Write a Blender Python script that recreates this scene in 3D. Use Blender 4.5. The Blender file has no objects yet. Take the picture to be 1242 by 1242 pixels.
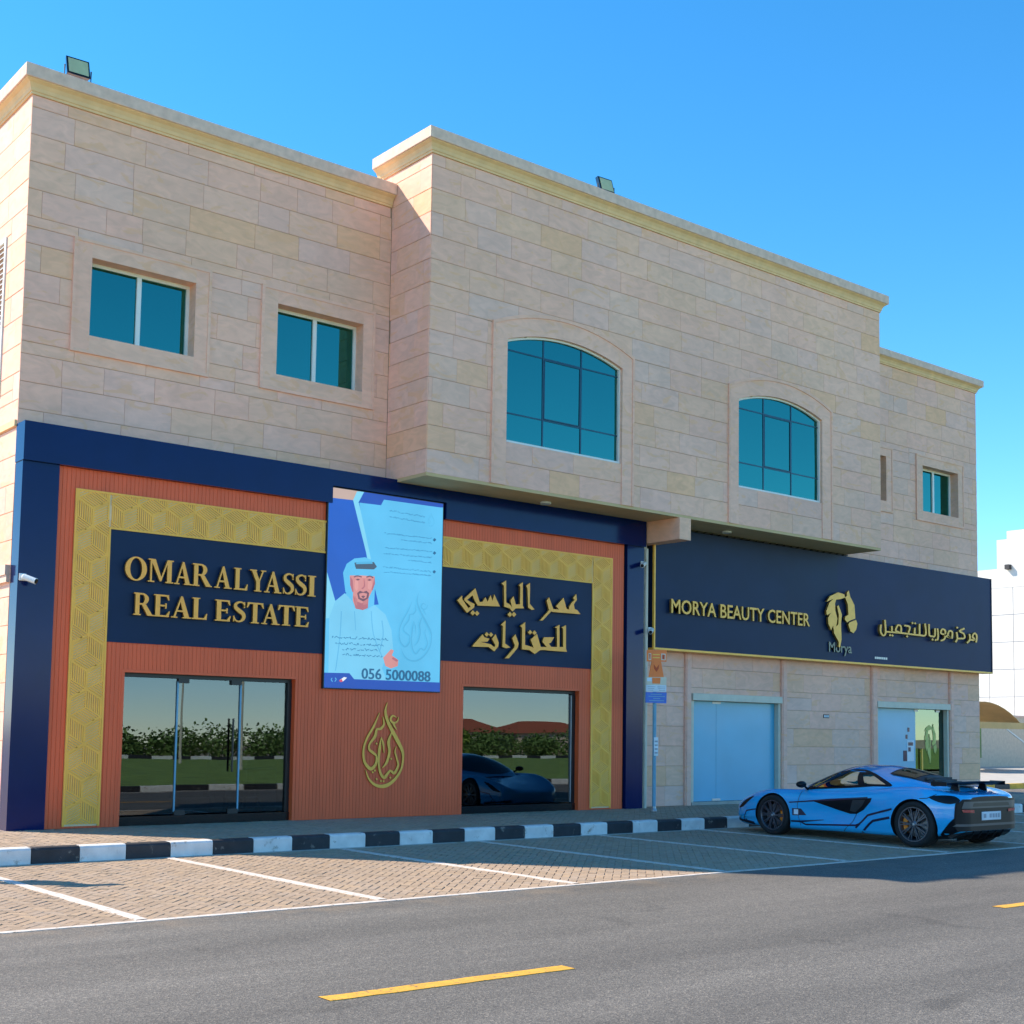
import bpy, bmesh, math, random
from mathutils import Vector, Matrix
random.seed(7)
R = math.radians
scene = bpy.context.scene
COL = scene.collection
# ------------------------------------------------------------------ camera
CAM = Vector((-6.016, -18.22, 1.635))
YAW, PITCH, ROLL, FPX, PPY = .6868, .0803, .0155, 1590.0, 758.0      # pixels of the 1242 px photograph
FWD = Vector((math.sin(YAW)*math.cos(PITCH), math.cos(YAW)*math.cos(PITCH), math.sin(PITCH)))
R0 = Vector((math.cos(YAW), -math.sin(YAW), 0)); U0 = R0.cross(FWD)
RGT = R0*math.cos(ROLL)+U0*math.sin(ROLL); UPV = U0*math.cos(ROLL)-R0*math.sin(ROLL)
cd = bpy.data.cameras.new('camera'); cam = bpy.data.objects.new('camera', cd); COL.objects.link(cam)
cam.matrix_world = Matrix(((RGT.x, UPV.x, -FWD.x, CAM.x), (RGT.y, UPV.y, -FWD.y, CAM.y), (RGT.z, UPV.z, -FWD.z, CAM.z), (0, 0, 0, 1)))
cd.sensor_width = 36; cd.lens = 36*FPX/1242; cd.shift_x = 0; cd.shift_y = (PPY-621)/1242
cd.clip_start = .1; cd.clip_end = 3000
scene.camera = cam
# ------------------------------------------------------------------ sky, sun, exposure
SUN_TO = Vector((-.754, 1.0, 1.147)).normalized()
SUN_EL = math.asin(SUN_TO.z); SUN_AZ = math.atan2(SUN_TO.x, SUN_TO.y)   # clockwise from +Y
wd = bpy.data.worlds.new('World'); scene.world = wd; wd.use_nodes = True
wn = wd.node_tree.nodes; wl = wd.node_tree.links
sky = wn.new('ShaderNodeTexSky'); sky.sky_type = 'NISHITA'; sky.sun_disc = False
sky.sun_elevation = SUN_EL; sky.sun_rotation = SUN_AZ
sky.altitude = 0; sky.air_density = 0.8; sky.dust_density = 0.0; sky.ozone_density = 3.0
hs = wn.new('ShaderNodeHueSaturation'); hs.inputs['Hue'].default_value = .492; hs.inputs['Saturation'].default_value = 1.30
wl.new(sky.outputs[0], hs.inputs['Color']); wl.new(hs.outputs[0], wn['Background'].inputs[0])
wn['Background'].inputs[1].default_value = 0.12
sd = bpy.data.lights.new('sun', 'SUN'); so = bpy.data.objects.new('sun', sd); COL.objects.link(so)
sd.energy = 3.2; sd.angle = R(.53); sd.color = (1, .86, .69)
so.rotation_euler = (-SUN_TO).to_track_quat('-Z', 'Y').to_euler()
so.location = (0, 0, 30)
vs = scene.view_settings
scene.display_settings.display_device = 'sRGB'
vs.view_transform = 'Standard'; vs.look = 'None'; vs.gamma = 1; vs.exposure = 1.4; vs.use_curve_mapping = False

# ------------------------------------------------------------------ pixel helpers
def at(u, v, ax, val):
    d = FWD*FPX+RGT*(u-621)-UPV*(v-PPY)
    return CAM+d*((val-CAM[ax])/d[ax])
def pr(p):
    d = Vector(p)-CAM; z = d.dot(FWD)
    return (621+FPX*d.dot(RGT)/z, PPY-FPX*d.dot(UPV)/z)

# ------------------------------------------------------------------ materials
MATS = {}
def mat(name, col, rough=.6, metal=0, var=.12, scale=6, bump=0, bscale=40, coat=0, spec=.5, emit=None, estr=0, stretch=None, wear=None, wamt=.6, wscale=14):
    m = bpy.data.materials.new(name); m.use_nodes = True
    n = m.node_tree.nodes; l = m.node_tree.links; b = n['Principled BSDF']
    b.inputs['Roughness'].default_value = rough; b.inputs['Metallic'].default_value = metal
    b.inputs['Specular IOR Level'].default_value = spec
    b.inputs['Coat Weight'].default_value = coat; b.inputs['Coat Roughness'].default_value = .04
    geo = n.new('ShaderNodeNewGeometry'); src = geo.outputs['Position']
    if stretch:
        mp = n.new('ShaderNodeMapping'); mp.inputs['Scale'].default_value = stretch; l.new(src, mp.inputs[0]); src = mp.outputs[0]
    tn = n.new('ShaderNodeTexNoise'); tn.inputs['Scale'].default_value = scale; tn.inputs['Detail'].default_value = 5
    l.new(src, tn.inputs['Vector'])
    mr = n.new('ShaderNodeMapRange'); mr.inputs[1].default_value = .25; mr.inputs[2].default_value = .75
    mr.inputs[3].default_value = 1-var; mr.inputs[4].default_value = 1+var
    l.new(tn.outputs['Fac'], mr.inputs[0])
    mx = n.new('ShaderNodeVectorMath'); mx.operation = 'SCALE'; mx.inputs[0].default_value = col[:3]
    l.new(mr.outputs[0], mx.inputs['Scale']); l.new(mx.outputs[0], b.inputs['Base Color'])
    if wear:
        tw = n.new('ShaderNodeTexNoise'); tw.inputs['Scale'].default_value = wscale; tw.inputs['Detail'].default_value = 9; tw.inputs['Roughness'].default_value = .7; l.new(geo.outputs['Position'], tw.inputs['Vector'])
        rw = n.new('ShaderNodeMapRange'); rw.inputs[1].default_value = wamt-.05; rw.inputs[2].default_value = wamt+.04; l.new(tw.outputs['Fac'], rw.inputs[0])
        mw = n.new('ShaderNodeMix'); mw.data_type = 'RGBA'; mw.inputs['B'].default_value = (*wear, 1); l.new(rw.outputs[0], mw.inputs['Factor']); l.new(mx.outputs[0], mw.inputs['A']); l.new(mw.outputs['Result'], b.inputs['Base Color'])
    if bump:
        t2 = n.new('ShaderNodeTexNoise'); t2.inputs['Scale'].default_value = bscale; t2.inputs['Detail'].default_value = 4
        l.new(src, t2.inputs['Vector'])
        bp = n.new('ShaderNodeBump'); bp.inputs['Strength'].default_value = bump; bp.inputs['Distance'].default_value = .01
        l.new(t2.outputs['Fac'], bp.inputs['Height']); l.new(bp.outputs[0], b.inputs['Normal'])
    if emit:
        b.inputs['Emission Color'].default_value = (*emit, 1); b.inputs['Emission Strength'].default_value = estr
    MATS[name] = m
    return m

def piece_mat(name, stops, rough, vein, vscale, bump, bscale, vstretch=(1, 1, 1), patch=None):
    """colour by the per-piece random attribute, plus veining that differs from piece to piece"""
    m = bpy.data.materials.new(name); m.use_nodes = True
    n = m.node_tree.nodes; l = m.node_tree.links; b = n['Principled BSDF']; b.inputs['Roughness'].default_value = rough
    a = n.new('ShaderNodeAttribute'); a.attribute_name = 'rnd'
    cr = n.new('ShaderNodeValToRGB'); el = cr.color_ramp.elements
    while len(el) < len(stops): el.new(.5)
    for e, (p, c) in zip(el, stops): e.position = p; e.color = (*c, 1)
    l.new(a.outputs['Fac'], cr.inputs[0])
    geo = n.new('ShaderNodeNewGeometry')
    mu = n.new('ShaderNodeMath'); mu.operation = 'MULTIPLY'; mu.inputs[1].default_value = 937.0; l.new(a.outputs['Fac'], mu.inputs[0])
    ad = n.new('ShaderNodeVectorMath'); ad.operation = 'ADD'
    mp = n.new('ShaderNodeMapping'); mp.inputs['Scale'].default_value = vstretch
    l.new(geo.outputs['Position'], mp.inputs[0]); l.new(mp.outputs[0], ad.inputs[0]); l.new(mu.outputs[0], ad.inputs[1])
    tn = n.new('ShaderNodeTexNoise'); tn.inputs['Scale'].default_value = vscale; tn.inputs['Detail'].default_value = 7; tn.inputs['Distortion'].default_value = 1.2
    l.new(ad.outputs[0], tn.inputs['Vector'])
    mr = n.new('ShaderNodeMapRange'); mr.inputs[1].default_value = .3; mr.inputs[2].default_value = .7
    mr.inputs[3].default_value = 1-vein; mr.inputs[4].default_value = 1+vein*.7
    l.new(tn.outputs['Fac'], mr.inputs[0])
    t3 = n.new('ShaderNodeTexNoise'); t3.inputs['Scale'].default_value = .35; t3.inputs['Detail'].default_value = 3
    l.new(geo.outputs['Position'], t3.inputs['Vector'])
    m3 = n.new('ShaderNodeMapRange'); m3.inputs[1].default_value = .3; m3.inputs[2].default_value = .7; m3.inputs[3].default_value = .92; m3.inputs[4].default_value = 1.07
    l.new(t3.outputs['Fac'], m3.inputs[0])
    mm = n.new('ShaderNodeMath'); mm.operation = 'MULTIPLY'; l.new(mr.outputs[0], mm.inputs[0]); l.new(m3.outputs[0], mm.inputs[1])
    mx = n.new('ShaderNodeVectorMath'); mx.operation = 'SCALE'; l.new(cr.outputs[0], mx.inputs[0]); l.new(mm.outputs[0], mx.inputs['Scale'])
    l.new(mx.outputs[0], b.inputs['Base Color'])
    if patch:
        tp = n.new('ShaderNodeTexNoise'); tp.inputs['Scale'].default_value = 1.5; tp.inputs['Detail'].default_value = 4; tp.inputs['Distortion'].default_value = 2.0
        l.new(ad.outputs[0], tp.inputs['Vector'])
        rp = n.new('ShaderNodeMapRange'); rp.inputs[1].default_value = .58; rp.inputs[2].default_value = .66; rp.inputs[4].default_value = .6; l.new(tp.outputs['Fac'], rp.inputs[0])
        mpx = n.new('ShaderNodeMix'); mpx.data_type = 'RGBA'; mpx.inputs['B'].default_value = (*patch, 1); l.new(rp.outputs[0], mpx.inputs['Factor']); l.new(mx.outputs[0], mpx.inputs['A']); l.new(mpx.outputs['Result'], b.inputs['Base Color'])
    t2 = n.new('ShaderNodeTexNoise'); t2.inputs['Scale'].default_value = bscale; t2.inputs['Detail'].default_value = 3
    l.new(geo.outputs['Position'], t2.inputs['Vector'])
    bp = n.new('ShaderNodeBump'); bp.inputs['Strength'].default_value = bump; bp.inputs['Distance'].default_value = .004
    l.new(t2.outputs['Fac'], bp.inputs['Height']); l.new(bp.outputs[0], b.inputs['Normal'])
    MATS[name] = m
    return m

piece_mat('sandstone', [(0, (.91, .525, .365)), (.2, (.93, .51, .375)), (.38, (.87, .515, .405)), (.55, (.94, .535, .39)), (.7, (.90, .515, .345)), (.86, (.84, .525, .425)), (.95, (.91, .505, .32)), (1, (.92, .50, .29))], .75, .10, 3.2, .25, 90, (1, 1, 2.2), patch=(.88, .47, .26))
piece_mat('paver', [(0, (.33, .24, .16)), (.4, (.38, .275, .185)), (.7, (.36, .275, .20)), (1, (.40, .285, .18))], .85, .18, 9, .5, 150)
mat('joint', (.50, .31, .21), .95, var=.2)
mat('render', (.60, .50, .37), .85, var=.08, scale=3, bump=.2)
mat('cornice', (.84, .56, .29), .75, var=.1, scale=5, bump=.15, bscale=60)
mat('coping', (.76, .53, .42), .8, var=.16, scale=7, bump=.2, bscale=60)
mat('soffit', (.62, .44, .22), .85, var=.08, scale=2)
mat('navy', (.001, .012, .080), .14, var=.1, scale=2, spec=.22)
mat('navy_sign', (.003, .020, .065), .5, var=.12, scale=1.5, spec=.25)
mat('navy_sign_b', (.003, .016, .07), .5, var=.12, scale=1.5, spec=.25)
mat('brown', (.84, .120, .032), .5, var=.10, scale=5, stretch=(1, 1, .15))
mat('brown_gap', (.62, .088, .024), .8)
mat('gold', (1.0, .41, .05), .35, .1, var=.1, scale=12)
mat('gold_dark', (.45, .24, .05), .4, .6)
mat('gold_flat', (1.0, .50, .06), .45, .0, var=.08)
mat('brass', (1.0, .50, .07), .4, .1, var=.1, scale=10)
mat('gold_back', (.78, .60, .36), .5, .1, var=.1, scale=3)
mat('black', (.012, .012, .014), .4, var=.1)
mat('black_gloss', (.008, .008, .010), .15, var=.05, coat=.5)
mat('charcoal', (.03, .03, .033), .6, var=.1)
mat('white_frame', (.78, .78, .74), .4, var=.05)
mat('cream_metal', (.62, .57, .46), .5, var=.08)
mat('dark_mullion', (.01, .06, .09), .3, .3)
mat('kerb_white', (.72, .71, .68), .7, var=.16, scale=5, bump=.4, bscale=50, wear=(.36, .31, .25), wamt=.63, wscale=7)
mat('kerb_black', (.024, .025, .03), .65, var=.4, scale=5, bump=.4, bscale=50, wear=(.22, .20, .17), wamt=.65, wscale=7)
mat('kerb_yellow', (.70, .42, .04), .7, var=.2, scale=6)
mat('concrete', (.42, .39, .34), .9, var=.15, scale=3, bump=.3)
mat('paint_white', (.62, .56, .50), .75, var=.16, scale=9, bump=.2, wear=(.36, .28, .20), wamt=.60, wscale=16)
mat('paint_yellow', (.70, .36, .04), .75, var=.18, scale=7, bump=.3, bscale=90, wear=(.16, .12, .08), wamt=.60, wscale=20)
mat('sand', (.42, .33, .22), .95, var=.2, scale=.8, bump=.3, bscale=8)
mat('grass', (.20, .30, .05), .95, var=.45, scale=.9, bump=.8, bscale=25)
mat('frost_blue', (.09, .42, .62), .3, var=.07, scale=1.3, coat=.08)
mat('bright_white', (.62, .61, .58), .6, var=.04, scale=.5)
mat('grey_joint', (.36, .37, .42), .8)
mat('tan_fabric', (.62, .40, .16), .8, var=.1, scale=2)
mat('dull_letter', (.34, .31, .22), .5)
mat('steel', (.45, .46, .47), .4, .7)
mat('blue_pole', (.16, .38, .52), .5, var=.1)
mat('sign_orange', (1.0, .19, .015), .5, var=.1)
mat('sign_pale', (.72, .60, .45), .6, var=.1)
mat('sign_blue', (.02, .13, .55), .45, var=.08)
mat('sign_print', (.70, .75, .80), .6)
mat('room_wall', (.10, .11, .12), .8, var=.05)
mat('room_floor', (.10, .09, .085), .3)
mat('white_gloss', (.75, .77, .76), .25, var=.05)
mat('lamp_lens', (.50, .52, .30), .25, var=.1)
mat('roof_red', (.42, .11, .05), .8, var=.15)
mat('villa', (.62, .50, .38), .85)
mat('leaf', (.13, .22, .05), .7, var=.4, scale=2)
mat('leaf_b', (.20, .27, .05), .7, var=.5, scale=2)
mat('bark', (.12, .08, .05), .9, var=.3)

def asphalt():
    m = bpy.data.materials.new('asphalt'); m.use_nodes = True
    n = m.node_tree.nodes; l = m.node_tree.links; b = n['Principled BSDF']; b.inputs['Roughness'].default_value = .85
    geo = n.new('ShaderNodeNewGeometry'); P = geo.outputs['Position']
    v = n.new('ShaderNodeTexVoronoi'); v.inputs['Scale'].default_value = 95; l.new(P, v.inputs['Vector'])
    hv = n.new('ShaderNodeSeparateColor'); l.new(v.outputs['Color'], hv.inputs[0])
    cr = n.new('ShaderNodeValToRGB'); e = cr.color_ramp.elements
    e[0].position = 0; e[0].color = (.076, .071, .065, 1); e[1].position = 1; e[1].color = (.24, .215, .18, 1)
    q = e.new(.5); q.color = (.121, .113, .099, 1); q = e.new(.85); q.color = (.160, .148, .127, 1)
    l.new(hv.outputs[0], cr.inputs[0])
    t = n.new('ShaderNodeTexNoise'); t.inputs['Scale'].default_value = .5; t.inputs['Detail'].default_value = 8; t.inputs['Roughness'].default_value = .7
    mp = n.new('ShaderNodeMapping'); mp.inputs['Scale'].default_value = (.35, 1.6, 1); l.new(P, mp.inputs[0]); l.new(mp.outputs[0], t.inputs['Vector'])
    mr = n.new('ShaderNodeMapRange'); mr.inputs[1].default_value = .3; mr.inputs[2].default_value = .7; mr.inputs[3].default_value = .76; mr.inputs[4].default_value = 1.2
    l.new(t.outputs['Fac'], mr.inputs[0])
    mx = n.new('ShaderNodeVectorMath'); mx.operation = 'SCALE'; l.new(cr.outputs[0], mx.inputs[0]); l.new(mr.outputs[0], mx.inputs['Scale'])
    l.new(mx.outputs[0], b.inputs['Base Color'])
    t4 = n.new('ShaderNodeTexNoise'); t4.inputs['Scale'].default_value = 1.0; t4.inputs['Detail'].default_value = 3
    m4 = n.new('ShaderNodeMapping'); m4.inputs['Scale'].default_value = (.04, 1.1, 1); l.new(P, m4.inputs[0]); l.new(m4.outputs[0], t4.inputs['Vector'])
    r4 = n.new('ShaderNodeMapRange'); r4.inputs[1].default_value = .35; r4.inputs[2].default_value = .65; r4.inputs[3].default_value = .86; r4.inputs[4].default_value = 1.12; l.new(t4.outputs['Fac'], r4.inputs[0])
    t5 = n.new('ShaderNodeTexNoise'); t5.inputs['Scale'].default_value = .9; t5.inputs['Detail'].default_value = 6; t5.inputs['Distortion'].default_value = .8; l.new(P, t5.inputs['Vector'])
    r5 = n.new('ShaderNodeMapRange'); r5.inputs[1].default_value = .62; r5.inputs[2].default_value = .72; r5.inputs[3].default_value = 1; r5.inputs[4].default_value = .72; l.new(t5.outputs['Fac'], r5.inputs[0])
    k5 = n.new('ShaderNodeMath'); k5.operation = 'MULTIPLY'; l.new(r4.outputs[0], k5.inputs[0]); l.new(r5.outputs[0], k5.inputs[1])
    x5 = n.new('ShaderNodeVectorMath'); x5.operation = 'SCALE'; l.new(mx.outputs[0], x5.inputs[0]); l.new(k5.outputs[0], x5.inputs['Scale'])
    sp = n.new('ShaderNodeSeparateXYZ'); l.new(P, sp.inputs[0])
    ds = n.new('ShaderNodeMapRange'); ds.inputs[1].default_value = -8.5; ds.inputs[2].default_value = -7.7; ds.inputs[3].default_value = 0; ds.inputs[4].default_value = 1; l.new(sp.outputs[1], ds.inputs[0])
    t6 = n.new('ShaderNodeTexNoise'); t6.inputs['Scale'].default_value = 2.2; t6.inputs['Detail'].default_value = 7; l.new(P, t6.inputs['Vector'])
    r6 = n.new('ShaderNodeMapRange'); r6.inputs[1].default_value = .45; r6.inputs[2].default_value = .8; r6.inputs[3].default_value = 0; r6.inputs[4].default_value = .7; l.new(t6.outputs['Fac'], r6.inputs[0])
    k6 = n.new('ShaderNodeMath'); k6.operation = 'MULTIPLY'; l.new(ds.outputs[0], k6.inputs[0]); l.new(r6.outputs[0], k6.inputs[1])
    ms = n.new('ShaderNodeMix'); ms.data_type = 'RGBA'; ms.inputs['B'].default_value = (.30, .22, .14, 1); l.new(k6.outputs[0], ms.inputs['Factor']); l.new(x5.outputs[0], ms.inputs['A'])
    l.new(ms.outputs['Result'], b.inputs['Base Color'])
    bp = n.new('ShaderNodeBump'); bp.inputs['Strength'].default_value = .6; bp.inputs['Distance'].default_value = .006
    l.new(v.outputs['Distance'], bp.inputs['Height']); l.new(bp.outputs[0], b.inputs['Normal'])
    MATS['asphalt'] = m
asphalt()

def glass(name, tint, refl_tint, base_refl, rough=.0):
    m = bpy.data.materials.new(name); m.use_nodes = True
    n = m.node_tree.nodes; l = m.node_tree.links; n.remove(n['Principled BSDF'])
    tr = n.new('ShaderNodeBsdfTransparent'); tr.inputs[0].default_value = (*tint, 1)
    gl = n.new('ShaderNodeBsdfGlossy'); gl.inputs['Color'].default_value = (*refl_tint, 1); gl.inputs['Roughness'].default_value = rough
    lw = n.new('ShaderNodeLayerWeight'); lw.inputs['Blend'].default_value = .25
    mr = n.new('ShaderNodeMapRange'); mr.inputs[3].default_value = base_refl; mr.inputs[4].default_value = 1
    l.new(lw.outputs['Fresnel'], mr.inputs[0])
    geo = n.new('ShaderNodeNewGeometry'); tn = n.new('ShaderNodeTexNoise'); tn.inputs['Scale'].default_value = .7; l.new(geo.outputs['Position'], tn.inputs['Vector'])
    bp = n.new('ShaderNodeBump'); bp.inputs['Strength'].default_value = .05; bp.inputs['Distance'].default_value = .02
    l.new(tn.outputs['Fac'], bp.inputs['Height']); l.new(bp.outputs[0], gl.inputs['Normal'])
    mx = n.new('ShaderNodeMixShader'); l.new(mr.outputs[0], mx.inputs[0]); l.new(tr.outputs[0], mx.inputs[1]); l.new(gl.outputs[0], mx.inputs[2])
    l.new(mx.outputs[0], n['Material Output'].inputs[0]); MATS[name] = m
glass('shop_glass', (.34, .38, .40), (.24, .28, .31), .30)
glass('teal_glass', (.03, .12, .14), (.06, .32, .27), .62)
glass('green_glass', (.20, .38, .30), (.45, .62, .55), .25)
glass('car_glass', (.20, .32, .31), (.7, .8, .8), .08)

# ------------------------------------------------------------------ mesh helpers
class MB:
    def __init__(s): s.v = []; s.f = []; s.r = []
    def add(s, vs_, fs, r=0.0):
        o = len(s.v); s.v += [tuple(p) for p in vs_]; s.f += [tuple(i+o for i in f) for f in fs]; s.r += [r]*len(fs); return s
    def box(s, x0, x1, y0, y1, z0, z1, r=0.0):
        return s.add([(x0, y0, z0), (x1, y0, z0), (x1, y1, z0), (x0, y1, z0), (x0, y0, z1), (x1, y0, z1), (x1, y1, z1), (x0, y1, z1)],
                     [(0, 3, 2, 1), (4, 5, 6, 7), (0, 1, 5, 4), (1, 2, 6, 5), (2, 3, 7, 6), (3, 0, 4, 7)], r)
    def quad(s, a, b, c, d, r=0.0): return s.add([a, b, c, d], [(0, 1, 2, 3)], r)
    def prism(s, pts, y0, y1, r=0.0):
        """polygon in the X-Z plane extruded from y0 (front) to y1"""
        n = len(pts); A = sum(pts[i][0]*pts[(i+1) % n][1]-pts[(i+1) % n][0]*pts[i][1] for i in range(n))
        if A < 0: pts = pts[::-1]
        vs_ = [(x, y0, z) for x, z in pts]+[(x, y1, z) for x, z in pts]
        return s.add(vs_, [tuple(range(n)), tuple(range(2*n-1, n-1, -1))]+[((i+1) % n, i, i+n, (i+1) % n+n) for i in range(n)], r)
    def tube(s, path, rad, n=8, r=0.0, cap=True):
        path = [Vector(p) for p in path]; rs = rad if isinstance(rad, (list, tuple)) else [rad]*len(path)
        rings = []
        for i, p in enumerate(path):
            t = (path[min(i+1, len(path)-1)]-path[max(i-1, 0)]).normalized()
            a = t.orthogonal().normalized() if i == 0 else (prev-t*prev.dot(t)).normalized()
            prev = a; b = t.cross(a)
            rings.append([p+(a*math.cos(2*math.pi*k/n)+b*math.sin(2*math.pi*k/n))*rs[i] for k in range(n)])
        vs_ = [q for ring in rings for q in ring]; fs = []
        for i in range(len(path)-1):
            for k in range(n): fs.append((i*n+k, i*n+(k+1) % n, (i+1)*n+(k+1) % n, (i+1)*n+k))
        if cap: fs += [tuple(range(n-1, -1, -1)), tuple((len(path)-1)*n+k for k in range(n))]
        return s.add(vs_, fs, r)
    def lathe(s, prof, n=24, c=(0, 0, 0), axis='Z', r=0.0):
        vs_ = []; fs = []
        for (rd, h) in prof:
            for k in range(n):
                a = 2*math.pi*k/n; p = (rd*math.cos(a), rd*math.sin(a), h)
                if axis == 'X': p = (h, rd*math.cos(a), rd*math.sin(a))
                if axis == 'Y': p = (rd*math.cos(a), h, rd*math.sin(a))
                vs_.append((p[0]+c[0], p[1]+c[1], p[2]+c[2]))
        for i in range(len(prof)-1):
            for k in range(n): fs.append((i*n+k, i*n+(k+1) % n, (i+1)*n+(k+1) % n, (i+1)*n+k))
        return s.add(vs_, fs, r)
    def mesh(s, name, m, smooth=False, bevel=0):
        me = bpy.data.meshes.new(name); me.from_pydata(s.v, [], s.f)
        if any(s.r): 
            a = me.attributes.new('rnd', 'FLOAT', 'FACE'); a.data.foreach_set('value', s.r)
        if bevel or smooth == 'fix':
            bm = bmesh.new(); bm.from_mesh(me)
            if smooth == 'fix':
                bmesh.ops.remove_doubles(bm, verts=bm.verts, dist=1e-5); bmesh.ops.recalc_face_normals(bm, faces=bm.faces)
            if bevel: bmesh.ops.bevel(bm, geom=[e for e in bm.edges], offset=bevel, segments=1, affect='EDGES', clamp_overlap=True)
            bm.to_mesh(me); bm.free()
        if smooth: me.polygons.foreach_set('use_smooth', [True]*len(me.polygons))
        me.materials.append(MATS[m] if isinstance(m, str) else m)
        me.update(); return me
    def build(s, name, m, parent=None, smooth=False, bevel=0, local=False):
        return link(name, s.mesh(name, m, smooth, bevel), parent, local)

def link(name, me, parent=None, local=False):
    o = bpy.data.objects.new(name, me); COL.objects.link(o)
    if parent is not None:
        o.parent = parent
        if not local: o.matrix_parent_inverse = WORLD[parent.name].inverted()
    WORLD[o.name] = Matrix.Identity(4) if parent is None or not local else WORLD[parent.name].copy()
    return o
WORLD = {}
def thing(name, label, cat, loc=(0, 0, 0), group=None, rz=0):
    o = bpy.data.objects.new(name, None); COL.objects.link(o); o.location = loc; o.rotation_euler = (0, 0, rz); o.empty_display_size = .2
    WORLD[o.name] = Matrix.Translation(loc) @ Matrix.Rotation(rz, 4, 'Z')
    return tag(o, label, cat, group)
def tag(o, label=None, cat=None, group=None, kind=None):
    if label: o['label'] = label
    if cat: o['category'] = cat
    if group: o['group'] = group
    if kind: o['kind'] = kind
    return o
def part(name, parent, m, *boxes, bevel=0):
    b = MB()
    for bx in boxes: b.box(*bx)
    return b.build(name, m, parent, bevel=bevel)
def copy_tree(o, parent=None, **kw):
    c = o.copy(); COL.objects.link(c); c.parent = parent
    for ch in list(o.children): copy_tree(ch, c)
    return c
def structure(o): o['kind'] = 'structure'; return o
def inter(keys, s):
    """monotone cubic interpolation through (s, value) keys"""
    if s <= keys[0][0]: return keys[0][1]
    if s >= keys[-1][0]: return keys[-1][1]
    n = len(keys)
    for i in range(n-1):
        if keys[i][0] <= s <= keys[i+1][0]: break
    def sl(k): return (keys[k+1][1]-keys[k][1])/(keys[k+1][0]-keys[k][0])
    def tg(k):
        if k == 0: return sl(0)
        if k == n-1: return sl(n-2)
        a, b = sl(k-1), sl(k)
        return 0 if a*b <= 0 else 2*a*b/(a+b)
    h = keys[i+1][0]-keys[i][0]; t = (s-keys[i][0])/h
    return ((2*t**3-3*t**2+1)*keys[i][1]+(t**3-2*t**2+t)*h*tg(i)+(-2*t**3+3*t**2)*keys[i+1][1]+(t**3-t**2)*h*tg(i+1))
def clip_rect(poly, x0, x1, y0, y1):
    for ax, val, sg in ((0, x0, 1), (0, x1, -1), (1, y0, 1), (1, y1, -1)):
        out = []
        for i in range(len(poly)):
            a, b = poly[i-1], poly[i]; da, db = (a[ax]-val)*sg, (b[ax]-val)*sg
            if da >= 0: out.append(a)
            if (da > 0 and db < 0) or (da < 0 and db > 0):
                t = da/(da-db); out.append((a[0]+(b[0]-a[0])*t, a[1]+(b[1]-a[1])*t))
        poly = out
        if len(poly) < 3: return []
    return poly
def ribbon(pts, widths, sub=6):
    """smooth variable-width stroke through pts, as quads in 2-D"""
    P = [Vector((p[0], p[1])) for p in pts]; out = []
    if isinstance(widths, (int, float)): widths = [widths]*len(P)
    fine = []
    for i in range(len(P)-1):
        p0, p1, p2, p3 = P[max(i-1, 0)], P[i], P[i+1], P[min(i+2, len(P)-1)]
        for k in range(sub):
            t = k/sub
            q = .5*((2*p1)+(p2-p0)*t+(2*p0-5*p1+4*p2-p3)*t*t+(-p0+3*p1-3*p2+p3)*t**3)
            fine.append((q, widths[i]+(widths[i+1]-widths[i])*t))
    fine.append((P[-1], widths[-1]))
    L, Rr = [], []
    for i, (q, w) in enumerate(fine):
        t = fine[min(i+1, len(fine)-1)][0]-fine[max(i-1, 0)][0]
        t = t.normalized() if t.length > 1e-9 else Vector((1, 0)); nn = Vector((-t.y, t.x))
        L.append(q+nn*w/2); Rr.append(q-nn*w/2)
    return [(L[i], L[i+1], Rr[i+1], Rr[i]) for i in range(len(L)-1)]
# ================================================================== ground, road, parking
b = MB(); b.quad((-600, -600, -.03), (600, -600, -.03), (600, 600, -.03), (-600, 600, -.03)); structure(b.build('ground', 'sand'))
YK, YE, ZP = -2.82, -7.70, .19          # kerb face, parking edge, pavement level
ROAD_FAR = -17.4
b = MB()
nx, ny = 60, 14                          # gentle camber
for i in range(nx):
    for j in range(ny):
        x0, x1 = -60+i*2.4, -60+(i+1)*2.4; y0, y1 = ROAD_FAR+(YE-ROAD_FAR)*j/ny, ROAD_FAR+(YE-ROAD_FAR)*(j+1)/ny
        b.quad((x0, y0, 0), (x1, y0, 0), (x1, y1, 0), (x0, y1, 0))
structure(b.build('road', 'asphalt'))
# side road and forecourt to the right of the building
b = MB(); b.quad((26.2, YE+.002, -.004), (90, YE+.002, -.004), (90, 4.5, -.004), (26.2, 4.5, -.004)); structure(b.build('side_road', 'asphalt'))
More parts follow.
